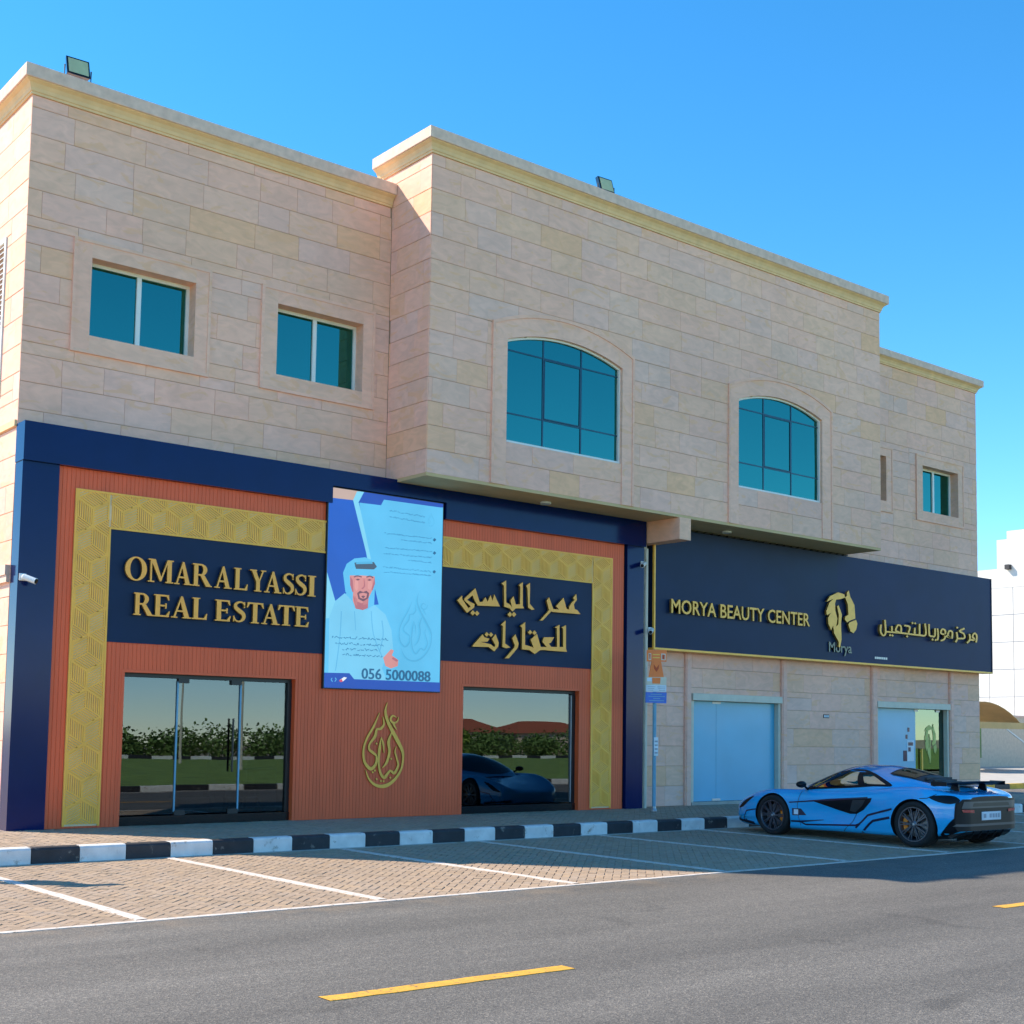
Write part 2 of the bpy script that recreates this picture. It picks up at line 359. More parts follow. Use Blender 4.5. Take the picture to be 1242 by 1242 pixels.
# --- pavers: herringbone laid at 45 degrees
def herringbone(x0, x1, y0, y1, L=.19, W=.095):
    out = []; c, s = math.cos(R(45)), math.sin(R(45))
    cx, cy = (x0+x1)/2, (y0+y1)/2; N = int(max(x1-x0, y1-y0)/W)+6
    for i in range(-N, N):
        for j in range(-N, N):
            k = (i-j) % 4
            if k == 0: r = (i*W, i*W+L, j*W, j*W+W)          # lies along a
            elif k == 2+1: r = (i*W, i*W+W, j*W, j*W+L)       # lies along b
            else: continue
            mx, my = (r[0]+r[1])/2, (r[2]+r[3])/2
            px, py = cx+mx*c-my*s, cy+mx*s+my*c
            if x0-.12 < px < x1+.12 and y0-.12 < py < y1+.12: out.append((r, c, s, cx, cy, px, py))
    return out
def paver_geo(pv, z, x0, x1, y0, y1):
    r, c, s, cx, cy, px, py = pv; g = .003; ch = .005; dz = random.gauss(0, .0014)
    def ring(e, zz): return [(cx+a*c-b_*s, cy+a*s+b_*c, zz) for a, b_ in ((r[0]+e, r[2]+e), (r[1]-e, r[2]+e), (r[1]-e, r[3]-e), (r[0]+e, r[3]-e))]
    if x0+.1 < px < x1-.1 and y0+.1 < py < y1-.1:
        t = random.uniform(-.0016, .0016); u = random.uniform(-.0016, .0016)
        top = ring(g+ch, z+dz); top = [(p[0], p[1], p[2]+q) for p, q in zip(top, (t, u, -t, -u))]
        lo = ring(g, z-.004+dz)
        return lo+top+ring(g, z-.03), [(4, 5, 6, 7), (0, 1, 5, 4), (1, 2, 6, 5), (2, 3, 7, 6), (3, 0, 4, 7), (8, 9, 1, 0), (9, 10, 2, 1), (10, 11, 3, 2), (11, 8, 0, 3)]
    poly = clip_rect([(p[0], p[1]) for p in ring(g, 0)], x0, x1, y0, y1)
    if len(poly) < 3: return None
    n = len(poly); return [(x, y, z+dz) for x, y in poly]+[(x, y, z-.03) for x, y in poly], [tuple(range(n))]+[((i+1) % n, i, i+n, (i+1) % n+n) for i in range(n)]
PX0, PX1 = -8.0, 26.2
park = MB().box(PX0, PX1, YE, YK, -.05, -.012).build('parking_area', 'joint'); structure(park)
pv = herringbone(PX0, PX1, YE+.06, YK)
def seen(p):
    u, v = p; return -5 < u < 1247 and -5 < v < 1247
ranked = []
for q in pv:
    u, v = pr((q[5], q[6], 0)); ranked.append((0 if seen((u, v)) else 1, (Vector((q[5], q[6], 0))-CAM).length, q))
ranked.sort(key=lambda t: t[:2])
rest = MB(); n_one = 0
for vis, d, q in ranked:
    g = paver_geo(q, 0, PX0, PX1, YE+.06, YK)
    if not g: continue
    if n_one < 300 and vis == 0:
        MB().add(*g, random.uniform(.01, 1)).build('paver', 'paver', park); n_one += 1
    else: rest.add(*g, random.uniform(.01, 1))
tag(rest.build('paver', 'paver', park), kind='stuff')
# flush edging strip between pavers and asphalt is painted white
b = MB()
def worn_strip(b, x0, y0, x1, y1, w, z, step=.25):
    d = Vector((x1-x0, y1-y0)); n = max(2, int(d.length/step)); t = d.normalized(); nn = Vector((-t.y, t.x)); pts = []
    for i in range(n+1):
        p = Vector((x0, y0))+d*i/n; e = random.uniform(-.008, .008); f = random.uniform(-.008, .008)
        pts.append((p+nn*(w/2+e), p-nn*(w/2+f)))
    vs_ = [(q.x, q.y, z) for a in pts for q in a]+[(q.x, q.y, z-.02) for a in pts for q in a]; m = 2*(n+1); fs = []
    for i in range(n):
        fs += [(2*i+1, 2*i+3, 2*i+2, 2*i), (2*i, 2*i+2, 2*i+2+m, 2*i+m), (2*i+3, 2*i+1, 2*i+1+m, 2*i+3+m)]
    b.add(vs_, fs)
worn_strip(b, PX0, YE+.0, 60, YE+.0, .08, .005); structure(b.build('edge_line', 'paint_white'))
for x in (-6.1, -3.7, -1.30, 1.12, 3.62, 6.0, 8.4, 10.78, 13.2, 15.6, 18.0, 20.4, 22.8, 25.2):
    b = MB(); worn_strip(b, x, YK-.06, x, YE+.07, .10, .007); structure(b.build('parking_line', 'paint_white'))
for x0 in (-25.2, -17.5, -9.5, -1.75, 5.81, 13.6, 21.4, 29.2, 37):
    b = MB(); worn_strip(b, x0, -11.29, x0+1.94, -11.32, .14, .005, .15); structure(b.build('lane_dash', 'paint_yellow'))
b = MB(); worn_strip(b, -60, -16.9, 80, -16.9, .12, .005, .8); structure(b.build('road_edge_line', 'paint_white'))
# --- pavement and kerb
pave = MB().box(PX0, 27, YK+.16, -.05, -.05, ZP-.012).build('pavement', 'joint'); structure(pave)
b = MB()
for q in herringbone(PX0, 27, YK+.16, -.05):
    if q[5] < -4 or q[5] > 26.9: continue
    g = paver_geo(q, ZP, PX0, 27, YK+.16, -.05)
    if g: b.add(*g, random.uniform(.01, 1))
tag(b.build('paver', 'paver', pave), kind='stuff')
kerb = MB().box(PX0, 27, YK+.03, YK+.14, -.05, ZP-.03).build('kerb', 'concrete'); structure(kerb)
def kerb_mesh(Lk, m):
    g = .004; prof = [(0, -.03), (0, ZP-.03), (.012, ZP-.008), (.035, ZP), (.158, ZP), (.158, -.03)]
    b = MB(); vs_ = [(x, y, z) for x in (g, Lk-g) for y, z in prof]; n = len(prof)
    b.add(vs_, [tuple(range(n-1, -1, -1)), tuple(range(n, 2*n))]+[(i, (i+1) % n, (i+1) % n+n, i+n) for i in range(n)])
    return b.mesh('kerb_stone', m, smooth='fix') if False else b.mesh('kerb_stone', m)
KB = [kerb_mesh(.575, 'kerb_white'), kerb_mesh(.575, 'kerb_black')]
k = 0; x = -.546-.575*13
while x < 26.8:
    o = link('kerb_stone', KB[k % 2], kerb); o.location = (x, YK+random.uniform(-.004, .004), random.uniform(-.004, .003)); x += .575; k += 1
k0 = MB().box(PX0, 27, YK-.09, YK-.002, -.03, .004).build('kerb_channel', 'concrete'); structure(k0)

# ================================================================== the building
BX0, BX1, XB1, XB2, YB = 0.0, 24.31, 6.13, 18.49, -1.157
ZC1, ZCB, ZS = 10.51, 11.10, 5.77       # under-cornice of the wings, of the bay, bay soffit
bld = thing('shop_building', 'two-storey sandstone shop building with a projecting bay and arched teal windows', 'building', (12, 5, 0))
OP = [(1.575, 4.382, ZP-.2, 2.38), (7.654, 10.371, ZP-.2, 2.38)]                 # shopfront openings
D1, D2 = (13.66, 16.43, 0, 2.30), (19.92, 22.89, 0, 2.30)
W1 = [(.95, 2.576, 7.213, 8.361), (3.987, 5.60, 7.213, 8.361)]; W1o = [(.69, 2.82, 6.957, 8.605), (3.71, 5.82, 6.957, 8.605)]
W3, W3o = (21.86, 23.42, 7.15, 8.28), (21.6, 23.66, 6.91, 8.525)
SL, SLo = (18.9, 20.35, 7.2, 8.28), (18.6, 20.6, 6.95, 8.5)
ARC = [(7.445, 10.80, 7.77, 10.50), (13.42, 16.74, 13.72, 16.39)]                # outer and glass widths
ASP_O, AAP_O, ASP_G, AAP_G, ABG = 8.56, 8.915, 8.30, 8.535, 6.57                 # spring and apex of surround and glass, sill
# ---- plain backing walls (the joints show their colour)
def slab_holes(b, u0, u1, z0, z1, holes, to3, t):
    us = sorted({u0, u1, *[min(max(q, u0), u1) for h in holes for q in h[:2]]}); zs = sorted({z0, z1, *[min(max(q, z0), z1) for h in holes for q in h[2:]]})
    for i in range(len(us)-1):
        for j in range(len(zs)-1):
            m = ((us[i]+us[i+1])/2, (zs[j]+zs[j+1])/2)
            if any(h[0] < m[0] < h[1] and h[2] < m[1] < h[3] for h in holes): continue
            vs_ = [to3(us[i+a], zs[j+c], d) for d in (0, t) for a, c in ((0, 0), (1, 0), (1, 1), (0, 1))]
            b.add(vs_, [(0, 1, 2, 3), (7, 6, 5, 4), (0, 4, 5, 1), (1, 5, 6, 2), (2, 6, 7, 3), (3, 7, 4, 0)])
RC = .010                                # backing sits this far behind the tile faces
front = lambda u, z, d: (u, d, z)
bayf = lambda u, z, d: (u, YB+d, z)
left_ = lambda u, z, d: (d, u, z)        # u = y
wall = MB()
slab_holes(wall, .02, 12.0, 0, ZC1+.3, OP+W1o, lambda u, z, d: front(u, z, RC+d), .28)
slab_holes(wall, 12.0, BX1-.02, 0, ZC1+.3, [D1, D2, W3o, SLo], lambda u, z, d: front(u, z, RC+d), .28)
arch_h = [h for a in ARC for h in ((a[2]-.1, a[3]+.1, ABG-.05, ASP_G+.12), (a[2]+.45, a[3]-.45, ABG, AAP_G+.12))]
slab_holes(wall, XB1+.02, XB2-.02, ZS+.02, ZCB+.3, arch_h, lambda u, z, d: bayf(u, z, RC+d), .25)
wall.box(XB1+RC, XB1+.25, YB+.27, .35, ZS+.02, ZCB+.3)
wall.box(XB2-.25, XB2-RC, YB+.27, .35, ZS+.02, ZCB+.3)
wall.box(XB1+.3, XB2-.3, .36, .55, ZC1-.3, ZCB+.3)
wall.box(RC, .28, .30, 14, 0, ZC1+.3)
wall.box(BX1-.28, BX1-RC, .30, 14, 0, ZC1+.3)
wall.box(.3, BX1-.3, 13.7, 14, 0, ZC1+.3)
wall = wall.build('wall', 'joint', bld)
part('roof', bld, 'concrete', (.3, BX1-.3, .3, 13.69, 10.0, 10.2))
part('floor_slab', bld, 'room_wall', (.3, BX1-.3, .3, 13.69, 5.0, 5.3))
part('partition', bld, 'room_wall', (11.9, 12.1, .3, 13.69, .0, 4.99))
part('floor', bld, 'room_floor', (.3, 11.89, .3, 13.69, .05, ZP+.02), (12.11, BX1-.3, .3, 13.69, .05, ZP+.02))
part('room_wall', bld, 'room_wall', (.3, 11.89, 6.0, 6.1, ZP+.03, 4.99), (12.11, BX1-.3, 5.0, 5.1, ZP+.03, 4.99))
# ---- stone tiles
TILES = []
def cut(rects, h):
    out = []
    for (a, b_, c, d) in rects:
        if h[1] <= a or h[0] >= b_ or h[3] <= c or h[2] >= d: out.append((a, b_, c, d)); continue
        if h[2] > c: out.append((a, b_, c, h[2]))
        if h[3] < d: out.append((a, b_, h[3], d))
        lo, hi = max(c, h[2]), min(d, h[3])
        if h[0] > a: out.append((a, h[0], lo, hi))
        if h[1] < b_: out.append((h[1], b_, lo, hi))
    return out
def lay(u0, u1, z0, z1, ch, holes, to3, lmin=.55, lmax=1.15, flip=False):
    z = z0
    while z < z1-.05:
        zt = min(z+ch, z1); zt = z1 if z1-zt < .06 else zt
        u = u0-random.uniform(0, .6)
        while u < u1:
            L = random.uniform(lmin, lmax); a, b_ = max(u, u0), min(u+L, u1); u += L
            if b_-a < .02: continue
            rc = [(a, b_, z, zt)]
            for h in holes: rc = cut(rc, h)
            for q in rc:
                if q[1]-q[0] > .04 and q[3]-q[2] > .04: TILES.append((q, to3, flip))
        z = zt
CH = .395
lay(0, XB1-.004, 5.2, ZC1, CH, W1o, front)
lay(XB1+.012, XB2, ZS, ZCB, CH, [(a[0]+.03, a[1]-.03, ZS-.1, ASP_O-.02) for a in ARC], bayf)
lay(XB2+.012, BX1, 3.5, ZC1, CH, [W3o, SLo], front)
lay(12.03, BX1, ZP, 3.5, CH, [(D1[0]-.03, D1[1]+.03, 0, 2.44), (D2[0]-.03, D2[1]+.03, 0, 2.44), (16.45, 16.62, 0, 4), (13.43, 13.6, 0, 4), (19.69, 19.9, 0, 4), (22.91, 23.08, 0, 4)], front, .8, 1.4)
lay(YB+.012, 0, ZS, ZCB, CH, [], lambda u, z, d: (XB1+d, u, z), .5, .9, True)
lay(.0, .40, ZC1+.36, ZCB, CH, [], lambda u, z, d: (XB1+d, u, z), .5, .9, True)
lay(.012, 10, .2, ZC1, CH, [(.8, 2.6, 6.3, 8.66)], left_, .6, 1.2, True)
def tile_geo(q, to3, flip):
    a, b_, c, d = q; gx, gz, bv = .0012, .0036, .004
    pr_ = random.uniform(-.0015, .0015)
    o = [(a+gx, c+gz), (b_-gx, c+gz), (b_-gx, d-gz), (a+gx, d-gz)]
    i_ = [(a+gx+bv*.5, c+gz+bv), (b_-gx-bv*.5, c+gz+bv), (b_-gx-bv*.5, d-gz-bv), (a+gx+bv*.5, d-gz-bv)]
    vs_ = [to3(u, z, RC+.004) for u, z in o]+[to3(u, z, .004+pr_) for u, z in o]+[to3(u, z, pr_) for u, z in i_]
    fs = [(8, 9, 10, 11)]+[(4+k, 4+(k+1) % 4, 8+(k+1) % 4, 8+k) for k in range(4)]+[(k, (k+1) % 4, 4+(k+1) % 4, 4+k) for k in range(4)]
    if flip: fs = [f[::-1] for f in fs]
    return vs_, fs
def px_area(t):
    q, to3, fl = t; P = [pr(to3(u, z, 0)) for u, z in ((q[0], q[2]), (q[1], q[2]), (q[1], q[3]), (q[0], q[3]))]
    if not any(seen(p) for p in P): return 0
    return abs(sum(P[i][0]*P[(i+1) % 4][1]-P[(i+1) % 4][0]*P[i][1] for i in range(4)))/2
def hidden(t):                           # behind the shopfront frame or the right signboard
    q, to3, fl = t; p = to3((q[0]+q[1])/2, (q[2]+q[3])/2, 0)
    return abs(p[1]) < .01 and ((p[0] < 12 and p[2] < 5.7) or (p[0] > 12.2 and 3.4 < p[2] < 5.6))
TILES.sort(key=lambda t: -(0 if hidden(t) else px_area(t)))
rest = MB()
for i, (q, to3, fl) in enumerate(TILES):
    g = tile_geo(q, to3, fl); r_ = random.uniform(.01, 1)
    if i < 300: MB().add(*g, r_).build('stone_tile', 'sandstone', wall)
    else: rest.add(*g, r_)
tag(rest.build('stone_tile', 'sandstone', wall), kind='stuff')
# ---- cornices (profile swept along a mitred path)
def sweep(path, prof, closed_ends=True):
    """path: (x, y) points, wall on the left-hand side; prof: (outward, z)"""
    n = len(path); rows = []
    for i, p in enumerate(path):
        def nrm(a, c): d = (Vector(c)-Vector(a)).normalized(); return Vector((d.y, -d.x))
        if i == 0: m = nrm(path[0], path[1]); k = 1
        elif i == n-1: m = nrm(path[-2], path[-1]); k = 1
        else:
            a, c = nrm(path[i-1], p), nrm(p, path[i+1]); m = (a+c).normalized(); k = 1/m.dot(a)
        rows.append([(p[0]+m.x*k*o, p[1]+m.y*k*o, z) for o, z in prof])
    b = MB(); M = len(prof); fs = []
    for i in range(n-1):
        for j in range(M-1): fs.append((i*M+j, (i+1)*M+j, (i+1)*M+j+1, i*M+j+1))
    fs += [tuple(range(M)), tuple(range(n*M-1, (n-1)*M-1, -1))]
    b.add([p for r_ in rows for p in r_], fs); return b
def cornice(path, z, h=.38):
    k = h/.38
    mould = [(-.05, z), (.022, z), (.022, z+.035*k), (.035, z+.04*k), (.045, z+.09*k), (.075, z+.14*k), (.12, z+.172*k), (.125, z+.185*k), (-.05, z+.185*k)]
    cop = [(-.05, z+.186*k), (.145, z+.186*k), (.15, z+.195*k), (.15, z+.37*k), (.14, z+.38*k), (-.28, z+.38*k), (-.28, z+.0)]
    c = sweep(path, cop).build('cornice', 'coping', bld); sweep(path, mould).build('moulding', 'cornice', c)
cornice([(0, 13.9), (0, 0), (XB1-.01, 0)], ZC1)
cornice([(XB1, .42), (XB1, YB), (XB2, YB), (XB2, .42)], ZCB)
cornice([(XB2+.01, 0), (BX1, 0), (BX1, 13.9)], ZC1, .33)
# ---- bay soffit, downlights, beam
part('soffit', bld, 'soffit', (XB1+.004, XB2-.004, YB+.004, .009, ZS-.05, ZS+.018))
for x in (9.15, 14.0): MB().lathe([(.10, ZS-.085), (.10, ZS-.05), (.0, ZS-.05)], 20, (x, -.62, 0)).lathe([(.07, ZS-.084), (0, ZS-.08)], 20, (x, -.62, 0)).build('downlight', 'white_gloss', bld)
b = MB().box(12.02, 12.33, YB-.03, .005, 5.30, ZS-.052); b.r = [.93]*len(b.f); b.build('beam', 'sandstone', bld)
for i in range(26):                       # dark slatted vent strip between signboard and soffit
    MB().box(12.6+i*.23, 12.6+i*.23+.15, -.27, -.02, 5.685, 5.712).build('slat', 'charcoal', bld)
# ---- rectangular windows
def rect_window(o, i, depth, panes=2, name='window', fw=.05):
    f = MB()
    for (a, b_, c, d, y0) in ((o[0], o[1], o[2], o[3], -.022),):
        for q in ((a, i[0], c, d), (i[1], b_, c, d), (i[0], i[1], c, i[2]), (i[0], i[1], i[3], d)): f.box(q[0], q[1], y0, .27, q[2], q[3])
    e = .035                             # raised outer lip
    for q in ((o[0]-.012, o[0]+e, o[2]-.012, o[3]+.012), (o[1]-e, o[1]+.012, o[2]-.012, o[3]+.012), (o[0]+e, o[1]-e, o[2]-.012, o[2]+e), (o[0]+e, o[1]-e, o[3]-e, o[3]+.012)): f.box(q[0], q[1], -.034, .02, q[2], q[3])
    f.r = [random.choice((.1, .55, .75)) for _ in f.f]; s = f.build('surround', 'sandstone', bld)
    w = MB(); a, b_, c, d = i; y = depth
    for q in ((a, a+fw, c, d), (b_-fw, b_, c, d), (a+fw, b_-fw, c, c+fw), (a+fw, b_-fw, d-fw, d)): w.box(q[0], q[1], y, y+.06, q[2], q[3])
    if panes == 2:
        m = (a+b_)/2; w.box(m-.035, m+.035, y-.012, y+.058, c+fw, d-fw)
    w = w.build(name, 'white_frame', bld)
    cuts = [a+fw, (a+b_)/2-.035, (a+b_)/2+.035, b_-fw] if panes == 2 else [a+fw, b_-fw]
    for k in range(0, len(cuts), 2): MB().box(cuts[k], cuts[k+1], y+.02+.012*(k//2), y+.028+.012*(k//2), c+fw, d-fw).build('pane', 'teal_glass', w)
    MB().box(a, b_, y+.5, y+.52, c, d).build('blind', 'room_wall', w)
for o, i in zip(W1o, W1): rect_window(o, i, .20)
rect_window(W3o, W3, .20); rect_window(SLo, SL, .20)
# ---- arched windows
def arch_line(u0, u1, zs_, za, n=22):
    m, h, r_ = (u0+u1)/2, (u1-u0)/2, za-zs_; rad = (h*h+r_*r_)/(2*r_); out = []
    for k in range(n+1):
        u = u0+(u1-u0)*k/n; out.append((u, za-rad+math.sqrt(max(rad*rad-(u-m)**2, 0))))
    return out
for (a0, a1, g0, g1) in ARC:
    outer = [(a0, ZS+.004)]+[(a0, z) for z in (ABG, 7.2, 7.9)]+arch_line(a0, a1, ASP_O, AAP_O)+[(a1, z) for z in (7.9, 7.2, ABG)]+[(a1, ZS+.004)]
    inn = [(g0, ZS+.004)]+[(g0, z) for z in (ABG, 7.2, 7.9)]+arch_line(g0, g1, ASP_G, AAP_G)+[(g1, z) for z in (7.9, 7.2, ABG)]+[(g1, ZS+.004)]
    def band(O, I, y0, yo, yi, m, r_):
        b = MB(); n = len(O); vs_ = []
        for (ou, oz), (iu, iz) in zip(O, I): vs_ += [(ou, yo, oz), (ou, y0, oz), (iu, y0, iz), (iu, yi, iz)]
        fs = []
        for k in range(n-1):
            for j in range(3): fs.append((k*4+j, k*4+j+1, (k+1)*4+j+1, (k+1)*4+j))
        fs += [(0, 3, 2, 1), tuple((n-1)*4+j for j in range(4))]
        b.add(vs_, fs); b.r = [r_]*len(b.f); return b.build('surround', 'sandstone', bld, smooth=False)
    mid = [((ou*.84+iu*.16), (oz*.84+iz*.16)) for (ou, oz), (iu, iz) in zip(outer, inn)]
    band(mid, inn, YB-.018, YB+.004, YB+.12, 'sandstone', .55)
    band(outer, mid, YB-.034, YB+.004, YB-.01, 'sandstone', .1)
    lay_t = len(TILES)
    # apron of stone below the sill
    for r0_, r1_, zz0, zz1 in ((g0, g0+1.0, ZS, 6.17), (g0+1.0, g0+1.7, ZS, 6.17), (g0+1.7, g1, ZS, 6.17), (g0, g0+.6, 6.17, ABG-.04), (g0+.6, g0+1.55, 6.17, ABG-.04), (g0+1.55, g1, 6.17, ABG-.04)):
        MB().add(*tile_geo((r0_, r1_, zz0, zz1), bayf, False), random.uniform(.01, 1)).build('stone_tile', 'sandstone', wall)
    # frame, mullions, panes
    yg = YB+.085
    f = MB(); fw = .035
    ii = [(g0, ABG-.04), (g0, 7.2), (g0, 7.9)]+arch_line(g0, g1, ASP_G, AAP_G)+[(g1, 7.9), (g1, 7.2), (g1, ABG-.04)]
    i2 = [(g0+fw, ABG), (g0+fw, 7.2), (g0+fw, 7.9)]+arch_line(g0+fw, g1-fw, ASP_G-.03, AAP_G-fw)+[(g1-fw, 7.9), (g1-fw, 7.2), (g1-fw, ABG)]
    n = len(ii); vs_ = []
    for (ou, oz), (iu, iz) in zip(ii, i2): vs_ += [(ou, yg-.04, oz), (iu, yg-.04, iz), (iu, yg+.02, iz)]
    fs = [(k*3+j, k*3+j+1, (k+1)*3+j+1, (k+1)*3+j) for k in range(n-1) for j in range(2)]
    f.add(vs_, fs); f.box(g0, g1, yg-.042, yg+.02, ABG-.04, ABG)
    w = f.build('window', 'white_frame', bld)
    xs = [g0+fw, g0+(g1-g0)*.325, g0+(g1-g0)*.655, g1-fw]; zz = [ABG, 7.05, 8.15, 9]
    arc = arch_line(g0+fw, g1-fw, ASP_G-.03, AAP_G-fw, 40)
    def ztop(u): 
        for k in range(40):
            if arc[k][0] <= u <= arc[k+1][0]+1e-6:
                t = (u-arc[k][0])/(arc[k+1][0]-arc[k][0]); return arc[k][1]+t*(arc[k+1][1]-arc[k][1])
        return arc[-1][1]
    for p in range(3):
        for q in range(3):
            u0_, u1_, z0_, z1_ = xs[p]+.012, xs[p+1]-.012, zz[q]+.012, zz[q+1]-.012
            if q < 2: poly = [(u0_, z0_), (u1_, z0_), (u1_, z1_), (u0_, z1_)]
            else: poly = [(u0_, z0_), (u1_, z0_)]+[(u1_+(u0_-u1_)*t/10, ztop(u1_+(u0_-u1_)*t/10)) for t in range(11)]
            b = MB().prism(poly, yg, yg+.008); ta, tb = random.uniform(-.006, .006), random.uniform(-.004, .004); um, zm_ = (u0_+u1_)/2, (z0_+z1_)/2
            b.v = [(x_, y_+(x_-um)*tb+(z_-zm_)*ta, z_) for x_, y_, z_ in b.v]; b.build('pane', 'teal_glass', w)
    m = MB()
    for p in (1, 2): m.box(xs[p]-.015, xs[p]+.015, yg-.01, yg+.012, ABG, ztop(xs[p]))
    for q in (1, 2): m.box(xs[0], xs[3], yg-.006, yg+.011, zz[q]-.013, zz[q]+.013)
    u0_, u1_ = xs[1]+.02, xs[2]-.02
    for q in ((u0_, u0_+.018, zz[1]+.018, zz[2]-.018), (u1_-.018, u1_, zz[1]+.018, zz[2]-.018), (u0_+.018, u1_-.018, zz[1]+.018, zz[1]+.036), (u0_+.018, u1_-.018, zz[2]-.036, zz[2]-.018)): m.box(q[0], q[1], yg-.014, yg-.001, q[2], q[3])
    m.build('mullion', 'dark_mullion', w)
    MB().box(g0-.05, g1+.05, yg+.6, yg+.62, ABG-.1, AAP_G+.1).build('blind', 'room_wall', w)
# ---- louvre on the left side wall, ledge
lv = part('louvre', bld, 'white_frame', (-.02, .10, .80, .86, 6.3, 8.66), (-.02, .10, 2.54, 2.60, 6.3, 8.66), (-.02, .10, .86, 2.54, 6.3, 6.36), (-.02, .10, .86, 2.54, 8.60, 8.66))
for i in range(28):
    z = 6.40+i*.079; MB().add([(-.015, .86, z), (-.015, 2.54, z), (.06, 2.54, z+.05), (.06, .86, z+.05), (-.015, .86, z+.012), (-.015, 2.54, z+.012), (.06, 2.54, z+.062), (.06, .86, z+.062)], [(0, 1, 2, 3), (7, 6, 5, 4), (0, 4, 5, 1), (2, 6, 7, 3)]).build('slat', 'white_frame', lv)
part('ledge', bld, 'coping', (-.07, .0, .02, 13.9, 3.66, 3.80), (-.05, .0, .02, 13.9, 3.56, 3.658))
part('string_course', bld, 'cornice', (-.035, .0, .02, 13.9, 5.74, 5.83))
# ---- right-hand shop: pilasters, shutter boxes, doors
for a, c in ((13.43, 13.6), (16.45, 16.62), (19.69, 19.9), (22.91, 23.08)):
    b = MB().box(a, c, -.045, .009, ZP, 3.35).box(a+.03, c-.03, -.06, -.045, ZP, 3.35); b.r = [.3]*len(b.f); b.build('pilaster', 'sandstone', bld)
for D in (D1, D2):
    part('shutter_box', bld, 'cream_metal', (D[0]-.03, D[1]+.01, -.07, .12, D[3], D[3]+.145), bevel=.006)
    for q in ((D[0]-.02, D[0]+.05), (D[1]-.06, D[1]+.01)): part('door_track', bld, 'cream_metal', (*q, -.01, .10, ZP, D[3]-.002))
    part('step', bld, 'concrete', (D[0]-.02, D[1]+.02, -.03, .3, ZP-.05, ZP+.06))
d = part('door', bld, 'frost_blue', (D1[0]+.055, 14.50, .10, .115, ZP+.065, D1[3]-.004), (14.508, D1[1]-.065, .10, .115, ZP+.065, D1[3]-.004))
for z in (D1[3]-.05, ZP+.07): part('clamp', d, 'steel', (14.38, 14.63, .09, .125, z, z+.044))
d = part('door', bld, 'frost_blue', (D2[0]+.055, 21.63, .10, .115, ZP+.065, D2[3]-.004))
g = part('pane', d, 'green_glass', (21.64, D2[1]-.065, .11, .122, ZP+.065, D2[3]-.004))
part('handle', d, 'brass', (21.83, 21.865, .05, .085, .75, 1.35), (21.835, 21.86, .085, .11, .80, .83), (21.835, 21.86, .085, .11, 1.27, 1.30))
for x in (21.58, 22.5): part('clamp', d, 'steel', (x, x+.16, .09, .13, D2[3]-.06, D2[3]-.006))
part('notice', d, 'sign_print', (21.28, 21.56, .094, .098, 1.05, 1.55))
for q in ((21.12, 21.27, .094, .098, 1.05, 1.3), (21.32, 21.52, .091, .0935, 1.42, 1.50), (21.32, 21.42, .091, .0935, 1.28, 1.38), (21.30, 21.38, .094, .098, 1.75, 1.85), (21.22, 21.30, .094, .098, 1.58, 1.68)): part('notice', d, 'navy', q)
part('house_number', bld, 'charcoal', (17.93, 18.13, -.012, -.002, 2.02, 2.10))
part('house_number_print', bld, 'sign_print', *[(17.945+k*.045, 17.975+k*.045, -.016, -.0125, 2.035, 2.085) for k in range(4)])
# ================================================================== left-hand shopfront
YBR, YBAND, YSCR, YNAVY = -.24, -.34, -.30, -.255
FT, FB = 5.762, 5.22
sf = thing('storefront', 'brown fluted shopfront framed in navy with gold lattice bands and glass openings', 'storefront', (6, -.2, ZP))
X0F, X1F = -.01, 11.99
# band with a notch that takes the screen
part('band', sf, 'navy', (X0F, 4.90, YBAND, -.004, FB, FT), (7.16, X1F, YBAND, -.004, FB, FT), (4.90, 7.16, YBAND, -.004, 5.50, FT), (4.90, 7.16, -.2, -.004, FB, 5.50))
part('column', sf, 'navy', (X0F+.012, .512, YBAND+.05, -.004, ZP-.02, FB))
part('column', sf, 'navy', (11.53, X1F-.012, YBAND+.05, -.004, ZP-.02, FB))
part('shadow_gap', sf, 'black', (11.49, 11.529, YBR+.03, -.004, ZP, FB))
back = part('cladding', sf, 'brown_gap', *[(a, c, YBR+.0042, -.004, z0, z1) for a, c, z0, z1 in ((.513, OP[0][0], ZP, FB), (OP[0][1], OP[1][0], ZP, FB), (OP[1][1], 11.489, ZP, FB), (OP[0][0], OP[0][1], OP[0][3], FB), (OP[1][0], OP[1][1], OP[1][3], FB))])
fl = MB(); x = .517; pitch = .062
while x < 11.48:
    a, c = x, min(x+pitch-.004, 11.487); spans = [(ZP+.005, FB-.003)]
    for o in OP:
        if c > o[0] and a < o[1]: spans = [(o[3]+.002, FB-.003)]
    if 4.9 < a < 7.1: spans = [(ZP+.005, 2.6)]
    for z0, z1 in spans:
        e = .004                        # rounded board
        fl.add([(a, YBR+.0035, z0), (a+e, YBR, z0), (c-e, YBR, z0), (c, YBR+.0035, z0), (a, YBR+.0035, z1), (a+e, YBR, z1), (c-e, YBR, z1), (c, YBR+.0035, z1)], [(0, 1, 5, 4), (1, 2, 6, 5), (2, 3, 7, 6), (4, 5, 6, 7), (3, 2, 1, 0)])
    x += pitch
tag(fl.build('flute', 'brown', sf), kind='stuff')
